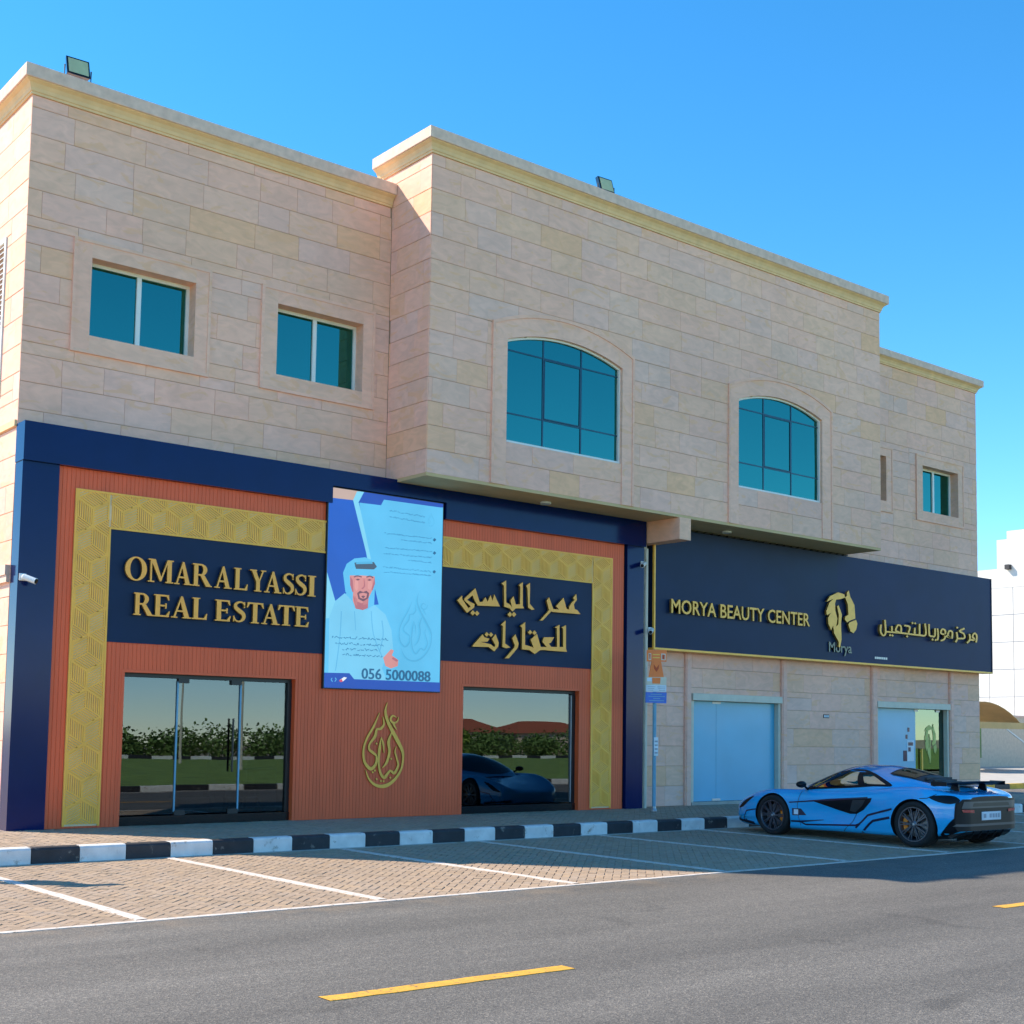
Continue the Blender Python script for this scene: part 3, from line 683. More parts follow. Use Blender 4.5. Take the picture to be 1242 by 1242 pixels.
for o in OP:                             # plain brown reveals round the openings
    part('reveal', sf, 'brown', (o[0]-.03, o[0]+.012, YBR-.004, -.03, ZP+.002, o[3]-.0))
    part('reveal', sf, 'brown', (o[1]-.012, o[1]+.03, YBR-.004, -.03, ZP+.002, o[3]-.0))
    part('reveal', sf, 'brown', (o[0]-.03, o[1]+.03, YBR-.004, -.03, o[3]-.012+.012, o[3]+.04))
# ---- gold lattice bands: a tumbling-block pattern cut in strips over a pale sheet
def lattice(x0, x1, z0, z1, ox, oz, s=.255, bw=.03):
    """gold strips inside the rectangle; ox, oz anchor the pattern"""
    b = MB(); h = s*math.sqrt(3)/2; y = YBR-.026
    u = [Vector((0, s)), Vector((h, s/2)), Vector((h, -s/2))]
    cols = int((x1-x0)/(2*h))+3; rows = int((z1-z0)/(1.5*s))+3
    for r_ in range(-2, rows):
        for c_ in range(int((x0-ox)/(2*h))-2, int((x1-ox)/(2*h))+3):
            cx = ox+c_*2*h+(h if r_ % 2 else 0); cz = oz-r_*1.5*s
            c = Vector((cx, cz))
            rh = [(c, -u[2]*1, u[1]*1), (c, -u[2]*1, -u[0]*1), (c, u[1]*1, -u[0]*1)]
            for k, (p, e1, e2) in enumerate(rh):
                along, across = ((e1, e2), (e2, e1), (e1, e2))[k]
                N = 7
                for j in range(N+1):
                    t0, t1 = j/N-.045, j/N+.045
                    if j == 0: t0, t1 = -.075, .075
                    if j == N: continue
                    poly = [p+across*t0, p+across*t0+along, p+across*t1+along, p+across*t1]
                    poly = clip_rect([(q.x, q.y) for q in poly], x0, x1, z0, z1)
                    if len(poly) >= 3: b.prism(poly, y-.0002*((r_*7+c_*3+k*2+j) % 11), YBR-.013)
                q0 = [p+along, p+along+across]
                dd = across.normalized(); nn = Vector((-dd.y, dd.x))*.011
                poly = clip_rect([((q).x, (q).y) for q in (q0[0]-nn, q0[1]-nn, q0[1]+nn, q0[0]+nn)], x0, x1, z0, z1)
                if len(poly) >= 3: b.prism(poly, y-.003-.0003*k, YBR-.013)
    return b
GT, GI = 4.93, 4.408
def gold_L(cx0, cx1, hx0, hx1, left):
    g = part('gold_band', sf, 'gold_back', (cx0, cx1, YBR-.013, YBR-.002, ZP+.03, GT))
    gh = part('gold_band', sf, 'gold_back', (hx0, hx1, YBR-.0132, YBR-.002, GI, GT))
    bw = .028
    tag(lattice(cx0+bw, cx1-bw, ZP+.03+bw, GT-bw, (cx0+cx1)/2, GT-.26).build('lattice', 'gold_flat', g), kind='stuff')
    tag(lattice(hx0+(.0 if left else bw), hx1-(bw if left else 0), GI+bw, GT-bw, (cx0+cx1)/2, GT-.26).build('lattice', 'gold_flat', gh), kind='stuff')
    y0, y1 = YBR-.032, YBR-.012
    oc = (cx0, cx0+bw) if left else (cx1-bw, cx1); ic = (cx1-bw, cx1) if left else (cx0, cx0+bw)
    part('border', g, 'gold_flat', (*oc, y0, y1, ZP+.03, GT)); part('border', g, 'gold_flat', (*ic, y0, y1, ZP+.03, GI+bw))
    a, c = (cx0+bw, hx1) if left else (hx0, cx1-bw)
    part('border', gh, 'gold_flat', (a, c, y0, y1, GT-bw, GT)); 
    a, c = (cx1, hx1) if left else (hx0, cx0)
    part('border', gh, 'gold_flat', (a, c, y0, y1, GI, GI+bw))
gold_L(.762, 1.29, 1.2901, 4.85, True)
gold_L(10.64, 11.16, 7.115, 10.6399, False)
# ---- glazing of the two openings
def tilt_pane(x0, x1, z0, z1, y, parent, name='pane', m='shop_glass', a=.40, yaw=0):
    t = math.tan(R(a)); zc = (z0+z1)/2; xc = (x0+x1)/2; w = math.tan(R(yaw)); b = MB()
    vs_ = [(x, y+dy+(z-zc)*t+(x-xc)*w, z) for dy in (0, .010) for x, z in ((x0, z0), (x1, z0), (x1, z1), (x0, z1))]
    b.add(vs_, [(0, 1, 2, 3), (7, 6, 5, 4), (0, 4, 5, 1), (1, 5, 6, 2), (2, 6, 7, 3), (3, 7, 4, 0)])
    return b.build(name, m, parent)
YG = -.10; ZB = ZP+.13
for o, cuts in zip(OP, ([1.59, 2.47, 3.50, 4.30], [7.67, 10.26])):
    part('plinth', sf, 'black_gloss', (o[0]+.013, o[1]-.013, -.16, .02, ZP+.003, ZB))
    part('head_trim', sf, 'black', (o[0]+.013, o[1]-.013, YG-.03, YG+.03, o[3]-.055, o[3]-.001))
    part('jamb', sf, 'black', (o[1]-.085, o[1]-.0125, YG-.04, YG+.03, ZB+.001, o[3]-.056))
    for k in range(len(cuts)-1):
        d = tilt_pane(cuts[k]+.006, cuts[k+1]-.006, ZB+.02, o[3]-.06, YG, sf, 'pane', yaw=(-.05, .05, .0)[k])
        if k: part('pane_edge', d, 'blue_pole', (cuts[k]-.012, cuts[k]+.012, YG-.02, YG+.02, ZB+.05, o[3]-.1))
    if len(cuts) == 4:
        for c in (2.47, 3.50):
            s_ = (c, c+.17) if c < 3 else (c-.17, c)
            part('clamp', sf, 'black', (s_[0], s_[1], YG-.034, YG+.034, o[3]-.12, o[3]-.0561)); part('clamp', sf, 'black', (s_[0], s_[1], YG-.034, YG+.034, ZB+.001, ZB+.07))
        b = MB().tube([(3.36, YG-.07, .95), (3.36, YG-.07, 1.75)], .016).tube([(3.36, YG-.07, 1.05), (3.36, YG-.01, 1.05)], .008).tube([(3.36, YG-.07, 1.65), (3.36, YG-.01, 1.65)], .008)
        b.build('handle', 'black', sf)
part('reveal_strip', sf, 'steel', (10.262, 10.28, YG-.03, YG+.02, ZB+.02, 2.30))
# pipe and trim between the two shops
part('corner_trim', bld, 'cream_metal', (11.995, 12.10, -.24, -.005, ZP, 5.29))
MB().tube([(12.05, -.29, ZP), (12.05, -.29, 5.2)], .032, 10).build('drainpipe', 'cream_metal', bld)

# ================================================================== lettering helpers
def px2(plane_y, ox, oz, sc):
    def f(p):
        q = at(ox+p[0]*sc, oz+p[1]*sc, 1, plane_y); return (q.x, q.z)
    return f
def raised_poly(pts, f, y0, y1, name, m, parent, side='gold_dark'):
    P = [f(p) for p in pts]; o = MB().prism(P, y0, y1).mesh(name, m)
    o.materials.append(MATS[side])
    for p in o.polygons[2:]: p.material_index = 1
    return link(name, o, parent)
def raised_strokes(strokes, f, y0, y1, name, m, parent, side='gold_dark', k0=0):
    b = MB(); fronts = []
    for k, (pts, w) in enumerate(strokes):
        qs = ribbon(pts, w); y = y0-.0006*(k+k0)
        L = [f(qs[0][0])]+[f(q[1]) for q in qs]; Rr = [f(qs[0][3])]+[f(q[2]) for q in qs]; n = len(L)
        vs_ = [(p[0], yy, p[1]) for yy in (y, y1) for p in L+Rr]
        fr = [(i, i+1, n+i+1, n+i) for i in range(n-1)]
        sd_ = [(i+1, i, 2*n+i, 2*n+i+1) for i in range(n-1)]+[(n+i, n+i+1, 3*n+i+1, 3*n+i) for i in range(n-1)]+[(0, n, 3*n, 2*n), (2*n-1, n-1, 3*n-1, 4*n-1)]
        off = len(b.f); b.add(vs_, fr+sd_); fronts += list(range(off, off+len(fr)))
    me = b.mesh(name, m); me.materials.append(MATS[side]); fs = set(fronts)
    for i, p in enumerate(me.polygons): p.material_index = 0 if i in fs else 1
    return link(name, me, parent)
def dia(cx, cy, r): return [(cx, cy-r), (cx+r*.9, cy), (cx, cy+r), (cx-r*.9, cy)]

# ---- serif capitals, drawn in a unit box (x 0..w, z 0..1); thick / thin strokes and slab serifs
TK, TN, SR = .185, .075, .055
def rect(x0, x1, z0, z1): return [(x0, z0), (x1, z0), (x1, z1), (x0, z1)]
def stem(x, w=TK, e=.07): return [rect(x, x+w, 0, 1), rect(x-e, x+w+e, 0, SR), rect(x-e, x+w+e, 1-SR, 1)]
def ring(cx, cz, rx, rz, ix, iz, a0=0, a1=360, n=28):
    out = []
    for k in range(n):
        A, B = R(a0+(a1-a0)*k/n), R(a0+(a1-a0)*(k+1)/n)
        out.append([(cx+rx*math.cos(A), cz+rz*math.sin(A)), (cx+rx*math.cos(B), cz+rz*math.sin(B)), (cx+ix*math.cos(B), cz+iz*math.sin(B)), (cx+ix*math.cos(A), cz+iz*math.sin(A))])
    return out
def glyph(ch):
    if ch == 'O': return .86, ring(.43, .5, .43, .515, .235, .455)
    if ch == 'I': return .33, stem(.07)
    if ch == 'L': return .66, stem(.07)+[rect(.25, .62, 0, TN), [(.50, TN), (.62, TN), (.64, .28), (.60, .28)]]
    if ch == 'E': return .68, stem(.07)+[rect(.25, .60, 1-TN, 1), rect(.25, .52, .47, .47+TN), rect(.25, .62, 0, TN), [(.50, 1-TN), (.60, 1-TN), (.62, .76), (.58, .76)], [(.5, TN), (.62, TN), (.66, .26), (.61, .26)], rect(.46, .52, .38, .62)]
    if ch == 'T': return .76, [rect(.285, .475, 0, 1-TN), rect(.20, .56, 0, SR), rect(.03, .73, 1-TN, 1), [(.03, 1-TN), (.13, 1-TN), (.05, .74), (0, .74)], [(.63, 1-TN), (.73, 1-TN), (.76, .74), (.71, .74)]]
    if ch == 'A': return .84, [[(.38, 1), (.46, 1), (.76, 0), (.55, 0), (.36, .80)], [(.38, .98), (.42, .90), (.16, 0), (.08, 0)], rect(.20, .60, .28, .28+TN), rect(0, .26, 0, SR), rect(.47, .84, 0, SR)]
    if ch == 'Y': return .80, [rect(.31, .50, 0, .46), rect(.23, .58, 0, SR), [(.05, 1), (.27, 1), (.50, .46), (.31, .44)], [(.62, 1), (.70, 1), (.49, .46), (.42, .46)], rect(-.02, .33, 1-SR, 1), rect(.53, .80, 1-SR, 1)]
    if ch == 'M': return 1.06, [rect(.09, .165, 0, 1), rect(.80, .985, 0, 1), [(.09, 1), (.30, 1), (.56, .22), (.50, .06)], [(.80, 1), (.86, 1), (.56, .06), (.49, .06)], rect(0, .27, 0, SR), rect(.73, 1.06, 0, SR), rect(0, .24, 1-SR, 1), rect(.86, 1.06, 1-SR, 1)]
    if ch == 'R': return .84, stem(.07)+ring(.36, .735, .30, .265, .115, .195, -90, 90, 14)+[rect(.25, .37, 1-TN, 1), rect(.25, .37, .47, .47+TN), [(.34, .49), (.54, .50), (.86, 0), (.62, 0)], rect(.62, .88, 0, SR)]
    if ch == 'S':
        q = ribbon([(.54, .74), (.48, .92), (.30, .965), (.13, .86), (.13, .69), (.30, .545), (.48, .40), (.50, .20), (.34, .045), (.14, .08), (.05, .27)], [.03, .07, .08, .13, .17, .20, .19, .15, .08, .07, .03], 5)
        return .60, [[(p.x, p.y) for p in k] for k in q]+[rect(.50, .56, .70, .98), rect(.02, .07, .02, .30)]
def serif_line(text, ext, f, y0, y1, parent):
    """ext: per letter (left, right, top, bottom) in zoomed pixels; letters stand upright in the sign's plane"""
    for ch, (l, r_, t, bt) in zip(text.replace(' ', ''), ext):
        w, polys = glyph(ch); bl, br = f((l, bt)), f((r_, bt)); tp = f(((l+r_)/2, t))[1]; bs = f(((l+r_)/2, bt))[1]
        b = MB(); fr = []
        for k, p in enumerate(polys):
            o = len(b.f); b.prism([(bl[0]+(br[0]-bl[0])*x/w, bs+(tp-bs)*z) for x, z in p], y0-.0005*(k % 7), y1); fr.append(o)
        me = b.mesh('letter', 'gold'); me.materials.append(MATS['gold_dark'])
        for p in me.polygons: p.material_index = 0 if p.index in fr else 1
        link('letter', me, parent)
# ---- left signboard
YL0, YL1 = YNAVY-.075, YNAVY-.03        # letters stand off the board
sg = thing('sign_board', 'navy signboard with gold serif capitals left of the screen', 'sign', (3.07, YNAVY, 2.80))
part('panel', sg, 'navy_sign', (1.291, 4.85, YNAVY, YBR-.002, 2.80, GI-.001))
f1 = px2(YL0, 130, 640, .21739)
def rowf(x, x0, t0, b0, x1, t1, b1): k = (x-x0)/(x1-x0); return (t0+(t1-t0)*k, b0+(b1-b0)*k)
def ext(rows, *a): return [(l, r_, *rowf((l+r_)/2, *a)) for l, r_ in rows]
serif_line('OMAR AL YASSI', ext([(98, 220), (226, 368), (372, 472), (474, 578), (598, 694), (706, 786), (796, 884), (876, 972), (978, 1042), (1046, 1112), (1118, 1164)], 160, 163, 294, 1140, 268, 384), f1, YL0, YL1, sg)
serif_line('REAL ESTATE', ext([(146, 252), (258, 352), (356, 470), (472, 560), (600, 692), (700, 772), (776, 872), (860, 962), (950, 1046), (1046, 1128)], 195, 364, 489, 1085, 441, 553), f1, YL0, YL1, sg)
# ---- right (Arabic) signboard
sg2 = thing('sign_board', 'navy signboard with gold angular Arabic calligraphy right of the screen', 'sign', (8.88, YNAVY, 2.80))
part('panel', sg2, 'navy_sign', (7.115, 10.639, YNAVY, YBR-.002, 2.80, GI-.001))
fa, fb, fc = px2(YL0, 550, 700, .080515), px2(YL0, 630, 700, .064412), px2(YL0, 565, 748, .10467)
def gp(pts, f): raised_poly(pts, f, YL0, YL1, 'letter', 'gold', sg2)
gp([(1095, 130), (1155, 85), (1150, 400), (1220, 485), (1180, 495), (1125, 460), (1115, 170)], fa)
gp([(985, 120), (1045, 75), (1045, 430), (1065, 470), (940, 470), (890, 518), (845, 470), (765, 445), (762, 130), (725, 95), (795, 50), (795, 380), (850, 410), (882, 458), (860, 345), (905, 288), (940, 410), (1003, 410), (1008, 150)], fa)
gp([(330, 166), (395, 375), (440, 370), (480, 303), (515, 368), (560, 270), (590, 358), (615, 258), (700, 442), (365, 428), (318, 350), (288, 272), (205, 345), (320, 405), (310, 460), (205, 538), (58, 350), (130, 276), (135, 330), (225, 468), (260, 440), (165, 352), (163, 325)], fa)
for c in ((850, 562), (912, 562), (292, 538), (355, 545)): gp(dia(*c, 40), fa)
gp([(560, 380), (640, 600), (745, 608), (690, 545), (830, 388), (890, 600), (940, 608), (935, 560), (990, 470), (1040, 430), (1008, 395), (1070, 318), (1082, 430), (1025, 510), (1042, 600), (1090, 620), (1152, 698), (640, 657), (600, 642), (440, 815), (383, 817), (560, 620), (513, 440)], fb)
gp([(76, 338), (195, 203), (215, 238), (277, 254), (250, 290), (168, 290), (290, 320), (330, 353), (343, 330), (303, 255), (345, 203), (382, 300), (376, 345), (330, 402), (265, 352), (80, 346)], fc)
gp([(408, 92), (461, 43), (456, 310), (516, 355), (470, 366), (424, 350), (431, 112)], fc)
gp([(575, 203), (613, 310), (602, 360), (500, 482), (453, 482), (560, 360), (568, 330), (538, 250)], fc)
gp([(630, 105), (689, 63), (686, 325), (770, 352), (788, 362), (750, 265), (825, 198), (869, 350), (938, 352), (886, 290), (905, 238), (1024, 238), (985, 302), (962, 312), (990, 350), (1058, 350), (1055, 132), (1028, 125), (1086, 93), (1086, 350), (1128, 350), (1128, 137), (1108, 125), (1161, 98), (1161, 370), (1174, 407), (975, 394), (930, 387), (860, 387), (800, 432), (738, 387), (650, 377), (653, 127)], fc)
for c in ((243, 205), (292, 208), (744, 180), (796, 186)): gp(dia(*c, 28), fc)
# ---- drop emblem on the brown cladding
em = thing('wall_emblem', 'gold teardrop calligraphy emblem on the brown cladding below the screen', 'emblem', (5.98, -.26, .6))
fd = px2(YBR-.02, 430, 845, .092593)
ST = [([(430, 75), (405, 190), (430, 310), (490, 440), (560, 570), (622, 700), (636, 800), (610, 950), (520, 1090), (400, 1170), (280, 1160), (190, 1080), (145, 960)], [4, 30, 38, 46, 48, 38, 26, 26, 36, 48, 36, 24, 6]),
      ([(328, 210), (250, 390), (165, 540), (118, 690), (130, 850), (210, 945), (278, 880), (285, 780), (235, 730), (193, 690), (197, 620), (268, 520), (290, 430), (340, 420), (385, 360), (370, 260)], [6, 28, 26, 24, 32, 46, 32, 24, 36, 28, 24, 36, 28, 32, 26, 6]),
      ([(350, 530), (327, 680), (315, 850), (335, 990), (385, 1060), (430, 1010), (470, 970), (520, 1000), (570, 900), (550, 800), (530, 720), (545, 650)], [6, 36, 24, 28, 42, 32, 26, 36, 24, 22, 18, 6]),
      ([(350, 530), (375, 620), (385, 740)], [6, 26, 6]),
      ([(485, 470), (445, 590), (455, 720), (420, 860), (360, 935)], [14, 36, 30, 32, 6]),
      ([(572, 265), (560, 320), (510, 345), (470, 300), (500, 250), (547, 275)], [6, 20, 28, 28, 24, 8]),
      ([(505, 345), (525, 390), (548, 432)], [28, 24, 8])]
for k, s_ in enumerate(ST): raised_strokes([s_], fd, YBR-.022, YBR-.003, 'stroke', 'gold_flat', em, k0=k)
for c in ((480, 815), (238, 990), (266, 968), (345, 1106), (380, 1106), (290, 1080), (470, 1062), (288, 615)): raised_poly(dia(*c, 17), fd, YBR-.02, YBR-.003, 'dot', 'gold_flat', em)

# ================================================================== right-hand signboard
YS = -.30
sb = thing('sign_board', 'wide navy signboard with gold letters and a horse head emblem over the pale doors', 'sign', (18.3, -.2, 3.29))
SZ0, SZ1, SX0, SX1 = 3.29, 5.665, 12.27, 24.40
xm = at(1016, 740, 1, YS).x
part('panel', sb, 'navy_sign', (SX0, xm, YS, -.02, SZ0, SZ1))
part('panel', sb, 'navy_sign_b', (xm+.004, SX1, YS+.004, -.02, SZ0, SZ1))
part('edge_trim', sb, 'brass', (SX0-.035, SX0-.001, YS-.02, YS+.03, SZ0-.04, SZ1))
part('edge_trim', sb, 'brass', (SX0-.001, SX1, YS-.02, -.02, SZ0-.04, SZ0-.001))
part('edge_trim', sb, 'charcoal', (SX1+.001, SX1+.03, YS-.01, -.02, SZ0-.04, SZ1))
def text_mesh(body, bold=.0):
    c = bpy.data.curves.new('t', 'FONT'); c.body = body; c.size = 1; c.offset = bold; c.resolution_u = 3; c.fill_mode = 'FRONT'
    o = bpy.data.objects.new('t', c); COL.objects.link(o); bpy.context.view_layer.update()
    me = bpy.data.meshes.new_from_object(o.evaluated_get(bpy.context.evaluated_depsgraph_get()))
    bpy.data.objects.remove(o); bpy.data.curves.remove(c); return me
def sans_line(body, x0, x1, z0, z1, y0, y1, parent, m, side, bold=.0, name='letter'):
    """flat letters of the built-in font, stretched to the given box, each its own mesh"""
    me = text_mesh(body, bold); bm = bmesh.new(); bm.from_mesh(me); bpy.data.meshes.remove(me)
    bmesh.ops.remove_doubles(bm, verts=bm.verts, dist=1e-4)
    xs = [v.co.x for v in bm.verts]; ys = [v.co.y for v in bm.verts]; ax, bx_, ay, by = min(xs), max(xs), min(ys), max(ys)
    for v in bm.verts: v.co = Vector((x0+(x1-x0)*(v.co.x-ax)/(bx_-ax), y0, z0+(z1-z0)*(v.co.y-ay)/(by-ay)))
    seenv = set(); groups = []
    for v in bm.verts:
        if v in seenv: continue
        st = [v]; seenv.add(v); comp = []
        while st:
            q = st.pop(); comp.append(q)
            for e in q.link_edges:
                w = e.other_vert(q)
                if w not in seenv: seenv.add(w); st.append(w)
        groups.append(set(comp))
    for g in groups:
        nb = bmesh.new(); mp = {v: nb.verts.new(v.co) for v in g}
        for f in bm.faces:
            if f.verts[0] in g: nb.faces.new([mp[v] for v in f.verts])
        r_ = bmesh.ops.extrude_face_region(nb, geom=nb.faces[:]); fr = [e for e in r_['geom'] if isinstance(e, bmesh.types.BMVert)]
        for v in fr: v.co.y = y1
        bmesh.ops.recalc_face_normals(nb, faces=nb.faces)
        me = bpy.data.meshes.new(name); nb.to_mesh(me); nb.free()
        me.materials.append(MATS[m]); me.materials.append(MATS[side])
        for p in me.polygons: p.material_index = 0 if abs(p.normal.y) > .7 else 1
        link(name, me, parent)
    bm.free()
YR0, YR1 = YS-.085, YS-.035
fs = px2(YR0, 800, 690, .32206)
p0, p1, p2, p3 = fs((45, 110)), fs((45, 168)), fs((566, 170)), fs((566, 216))
sans_line('MORYA BEAUTY CENTER', p0[0], p2[0], (p1[1]+p3[1])/2, (p0[1]+p2[1])/2, YR0, YR1, sb, 'brass', 'gold_dark', .012)
fh = px2(YR0, 990, 710, .072464)
HEAD = [(545, 85), (570, 190), (640, 330), (655, 555), (565, 590), (520, 620), (480, 570), (490, 520), (540, 490), (530, 320), (505, 250), (485, 205), (515, 170), (515, 115)]
MUZ = [(548, 625), (665, 575), (690, 640), (670, 740), (625, 800), (575, 770), (540, 660)]
MANE = [(175, 275), (230, 180), (370, 115), (470, 150), (484, 205), (400, 230), (335, 238), (315, 300), (320, 420), (355, 560), (335, 690), (370, 650), (380, 500), (350, 350), (375, 330), (430, 490), (415, 640), (425, 900), (400, 1040), (375, 1030), (380, 950), (300, 800), (285, 670), (250, 750), (205, 640), (200, 540), (245, 460), (180, 500), (170, 430), (220, 290), (290, 220)]
for P in (HEAD, MUZ, MANE): raised_poly(P, fh, YR0, YR1, 'emblem_piece', 'brass', sb)
q0, q1 = fh((250, 1130)), fh((630, 1060))
sans_line('Morya', q0[0], q1[0], q0[1]-.04, q0[1]+.25, YS-.03, YS-.002, sb, 'dull_letter', 'charcoal', .01)
fr_ = px2(YR0, 1060, 740, .10467); W_ = 19
AR = [[([(1185, 375), (1192, 300), (1166, 268), (1143, 308), (1165, 342), (1116, 345)], W_), ([(1108, 275), (1112, 340), (1078, 382)], W_)],
      [([(1050, 212), (992, 243), (1042, 275), (1046, 325), (965, 328)], W_), ([(958, 255), (966, 330), (945, 372)], W_)],
      [([(905, 330), (907, 255), (872, 243), (856, 295), (885, 318), (826, 298)], W_), ([(822, 298), (826, 238), (790, 222), (776, 268), (824, 288), (815, 335), (772, 356)], W_)],
      [([(736, 212), (743, 300), (734, 352)], W_)],
      [([(637, 162), (641, 285), (668, 302), (703, 300), (707, 212)], W_)],
      [([(590, 155), (597, 285), (520, 290), (340, 268), (200, 255), (130, 250)], W_), ([(527, 158), (527, 285)], W_), ([(472, 205), (470, 280)], W_), ([(348, 178), (412, 196), (398, 262)], W_), ([(312, 262), (310, 190), (275, 176), (250, 236), (290, 256)], W_), ([(205, 185), (206, 255)], W_), ([(125, 112), (132, 265), (100, 292), (74, 240), (80, 168)], W_)]]
kk = 0
for word in AR:
    raised_strokes(word, fr_, YR0, YR1, 'letter', 'brass', sb, k0=kk); kk += len(word)
for c in ((965, 203), (680, 340), (716, 346), (447, 150), (478, 154), (385, 305), (188, 290), (216, 294)): raised_poly(dia(*c, 15), fr_, YR0, YR1, 'dot', 'brass', sb)
part('small_print', sb, 'steel', *[(at(1061+k*2.6, 806.8+k*.28, 1, YS).x, at(1063+k*2.6, 807+k*.28, 1, YS).x, YS-.006, YS-.0005, 3.40, 3.45) for k in range(6)])
# horse sticker on the far door's glass
st = thing('door_sticker', 'yellow horse head sticker on the green glass of the far door', 'sticker', (22.3, .1, 1.0))
mat('sticker', (.62, .58, .16), .6)
for P in (HEAD, MUZ, MANE):
    b = MB(); b.prism([(22.02+(x-170)/520*.52, 1.95-(z-85)/950*.95) for x, z in P], .100, .106); b.build('emblem_piece', 'sticker', st)

# ================================================================== LED screen
sc = thing('led_screen', 'tall lit advertising screen with a man in white headdress and a phone number', 'screen', (5.98, -.3, 2.27))
E_ = .40
def emat(name, col, k=1.0):
    m = mat(name, (.02, .02, .02), .35, var=.02, emit=col, estr=E_*k)
    n = m.node_tree.nodes; l = m.node_tree.links; geo = n.new('ShaderNodeNewGeometry'); sp = n.new('ShaderNodeSeparateXYZ'); l.new(geo.outputs['Position'], sp.inputs[0])
    w = n.new('ShaderNodeMath'); w.operation = 'SINE'; mu = n.new('ShaderNodeMath'); mu.operation = 'MULTIPLY'; mu.inputs[1].default_value = 420; l.new(sp.outputs[2], mu.inputs[0]); l.new(mu.outputs[0], w.inputs[0])
    tn = n.new('ShaderNodeTexNoise'); tn.inputs['Scale'].default_value = 1.7; l.new(geo.outputs['Position'], tn.inputs['Vector'])
    a = n.new('ShaderNodeMath'); a.operation = 'MULTIPLY_ADD'; a.inputs[1].default_value = .05*E_*k; l.new(w.outputs[0], a.inputs[0])
    t2 = n.new('ShaderNodeMath'); t2.operation = 'MULTIPLY_ADD'; t2.inputs[1].default_value = .3*E_*k; t2.inputs[2].default_value = E_*k*.85; l.new(tn.outputs['Fac'], t2.inputs[0]); l.new(t2.outputs[0], a.inputs[2])
    l.new(a.outputs[0], n['Principled BSDF'].inputs['Emission Strength']); return m
emat('scr_cyan', (.10, .48, .80)); emat('scr_pale', (.20, .60, .82)); emat('scr_robe', (.17, .54, .80)); emat('scr_fold', (.10, .42, .70)); emat('scr_blue', (.006, .085, .50)); emat('scr_deep', (.008, .06, .42)); emat('scr_tan', (.50, .36, .30))
emat('scr_skin', (.62, .25, .24)); emat('scr_skin_l', (.70, .31, .29)); emat('scr_skin_m', (.50, .18, .19)); emat('scr_skin_d', (.42, .13, .16)); emat('scr_hair', (.16, .06, .09)); emat('scr_grey', (.05, .08, .13)); emat('scr_ink', (.012, .10, .24)); emat('scr_text', (.02, .17, .36)); emat('scr_faint', (.075, .40, .68)); emat('scr_white', (.75, .8, .9)); emat('scr_red', (.6, .06, .12))
part('housing', sc, 'black', (4.835, 7.13, YSCR+.004, YBR-.0, 2.25, 5.49))
S0, S1, S2, S3 = 4.853, 7.113, 2.267, 5.478
part('display', sc, 'scr_cyan', (S0, S1, YSCR, YSCR+.003, S2, S3))
lay_n = [0]
def scr(pts, f, m, name='graphic'):
    lay_n[0] += 1; y = YSCR-.0004*lay_n[0]
    P = clip_rect([f(p) for p in pts], S0, S1, S2, S3)
    if len(P) >= 3: MB().prism(P, y, YSCR+.001).build(name, m, sc)
def scr_st(strokes, f, m, name='print'):
    lay_n[0] += 1; y = YSCR-.0004*lay_n[0]; b = MB()
    for pts, w in strokes:
        for q in ribbon(pts, w, 4):
            P = [f(p) for p in q]; b.add([(p[0], y, p[1]) for p in P], [(0, 1, 2, 3)])
    return b.build(name, m, sc)
fp = px2(YSCR, 395, 660, .14493); fq = px2(YSCR, 395, 585, .11675)
scr([(-20, 60), (330, 60), (430, 800), (60, 1400), (-20, 1400)], fq, 'scr_blue')          # blue wedge top left
scr([(-20, 20), (410, 60), (330, 190), (-20, 150)], fq, 'scr_tan'); scr([(325, 95), (400, 95), (340, 215), (285, 185)], fq, 'scr_pale')
scr([(400, 100), (1300, 190), (1300, 260), (1195, 262), (605, 180), (575, 238), (340, 210)], fq, 'scr_deep')
scr([(285, 185), (345, 215), (470, 800), (440, 810)], fq, 'scr_pale')
scr([(10, 230), (80, 475), (60, 620), (0, 620)], fp, 'scr_pale'); scr([(412, 375), (443, 505), (406, 508)], fp, 'scr_blue')
# man in white: robe, headcloth, face
scr([(30, 610), (80, 475), (160, 410), (215, 470), (340, 545), (410, 510), (500, 590), (550, 720), (565, 880), (500, 960), (470, 1040), (520, 1160), (20, 1160)], fp, 'scr_robe', 'robe')
scr_st([([(130, 560), (120, 760), (90, 1000), (80, 1060)], 8), ([(380, 560), (400, 760), (470, 940)], 8), ([(470, 640), (480, 760), (450, 900)], 9), ([(240, 560), (250, 720)], 6)], fp, 'scr_fold', 'robe_fold')
scr([(240, 120), (330, 110), (400, 140), (425, 200), (420, 260), (410, 330), (402, 505), (345, 550), (240, 530), (205, 430), (165, 400), (145, 240), (175, 165)], fp, 'scr_cyan', 'headcloth')
scr([(200, 262), (300, 262), (408, 270), (412, 330), (385, 395), (358, 450), (352, 535), (310, 552), (250, 540), (225, 470), (228, 400), (205, 340)], fp, 'scr_skin', 'face')
scr([(205, 270), (225, 300), (232, 400), (222, 400), (203, 340)], fp, 'scr_skin_d', 'cheek_shade'); scr([(408, 275), (412, 330), (390, 390), (383, 380), (398, 320)], fp, 'scr_skin_d', 'cheek_shade')
scr([(228, 430), (262, 480), (300, 495), (345, 470), (356, 450), (352, 535), (310, 552), (250, 540)], fp, 'scr_skin_d', 'neck')
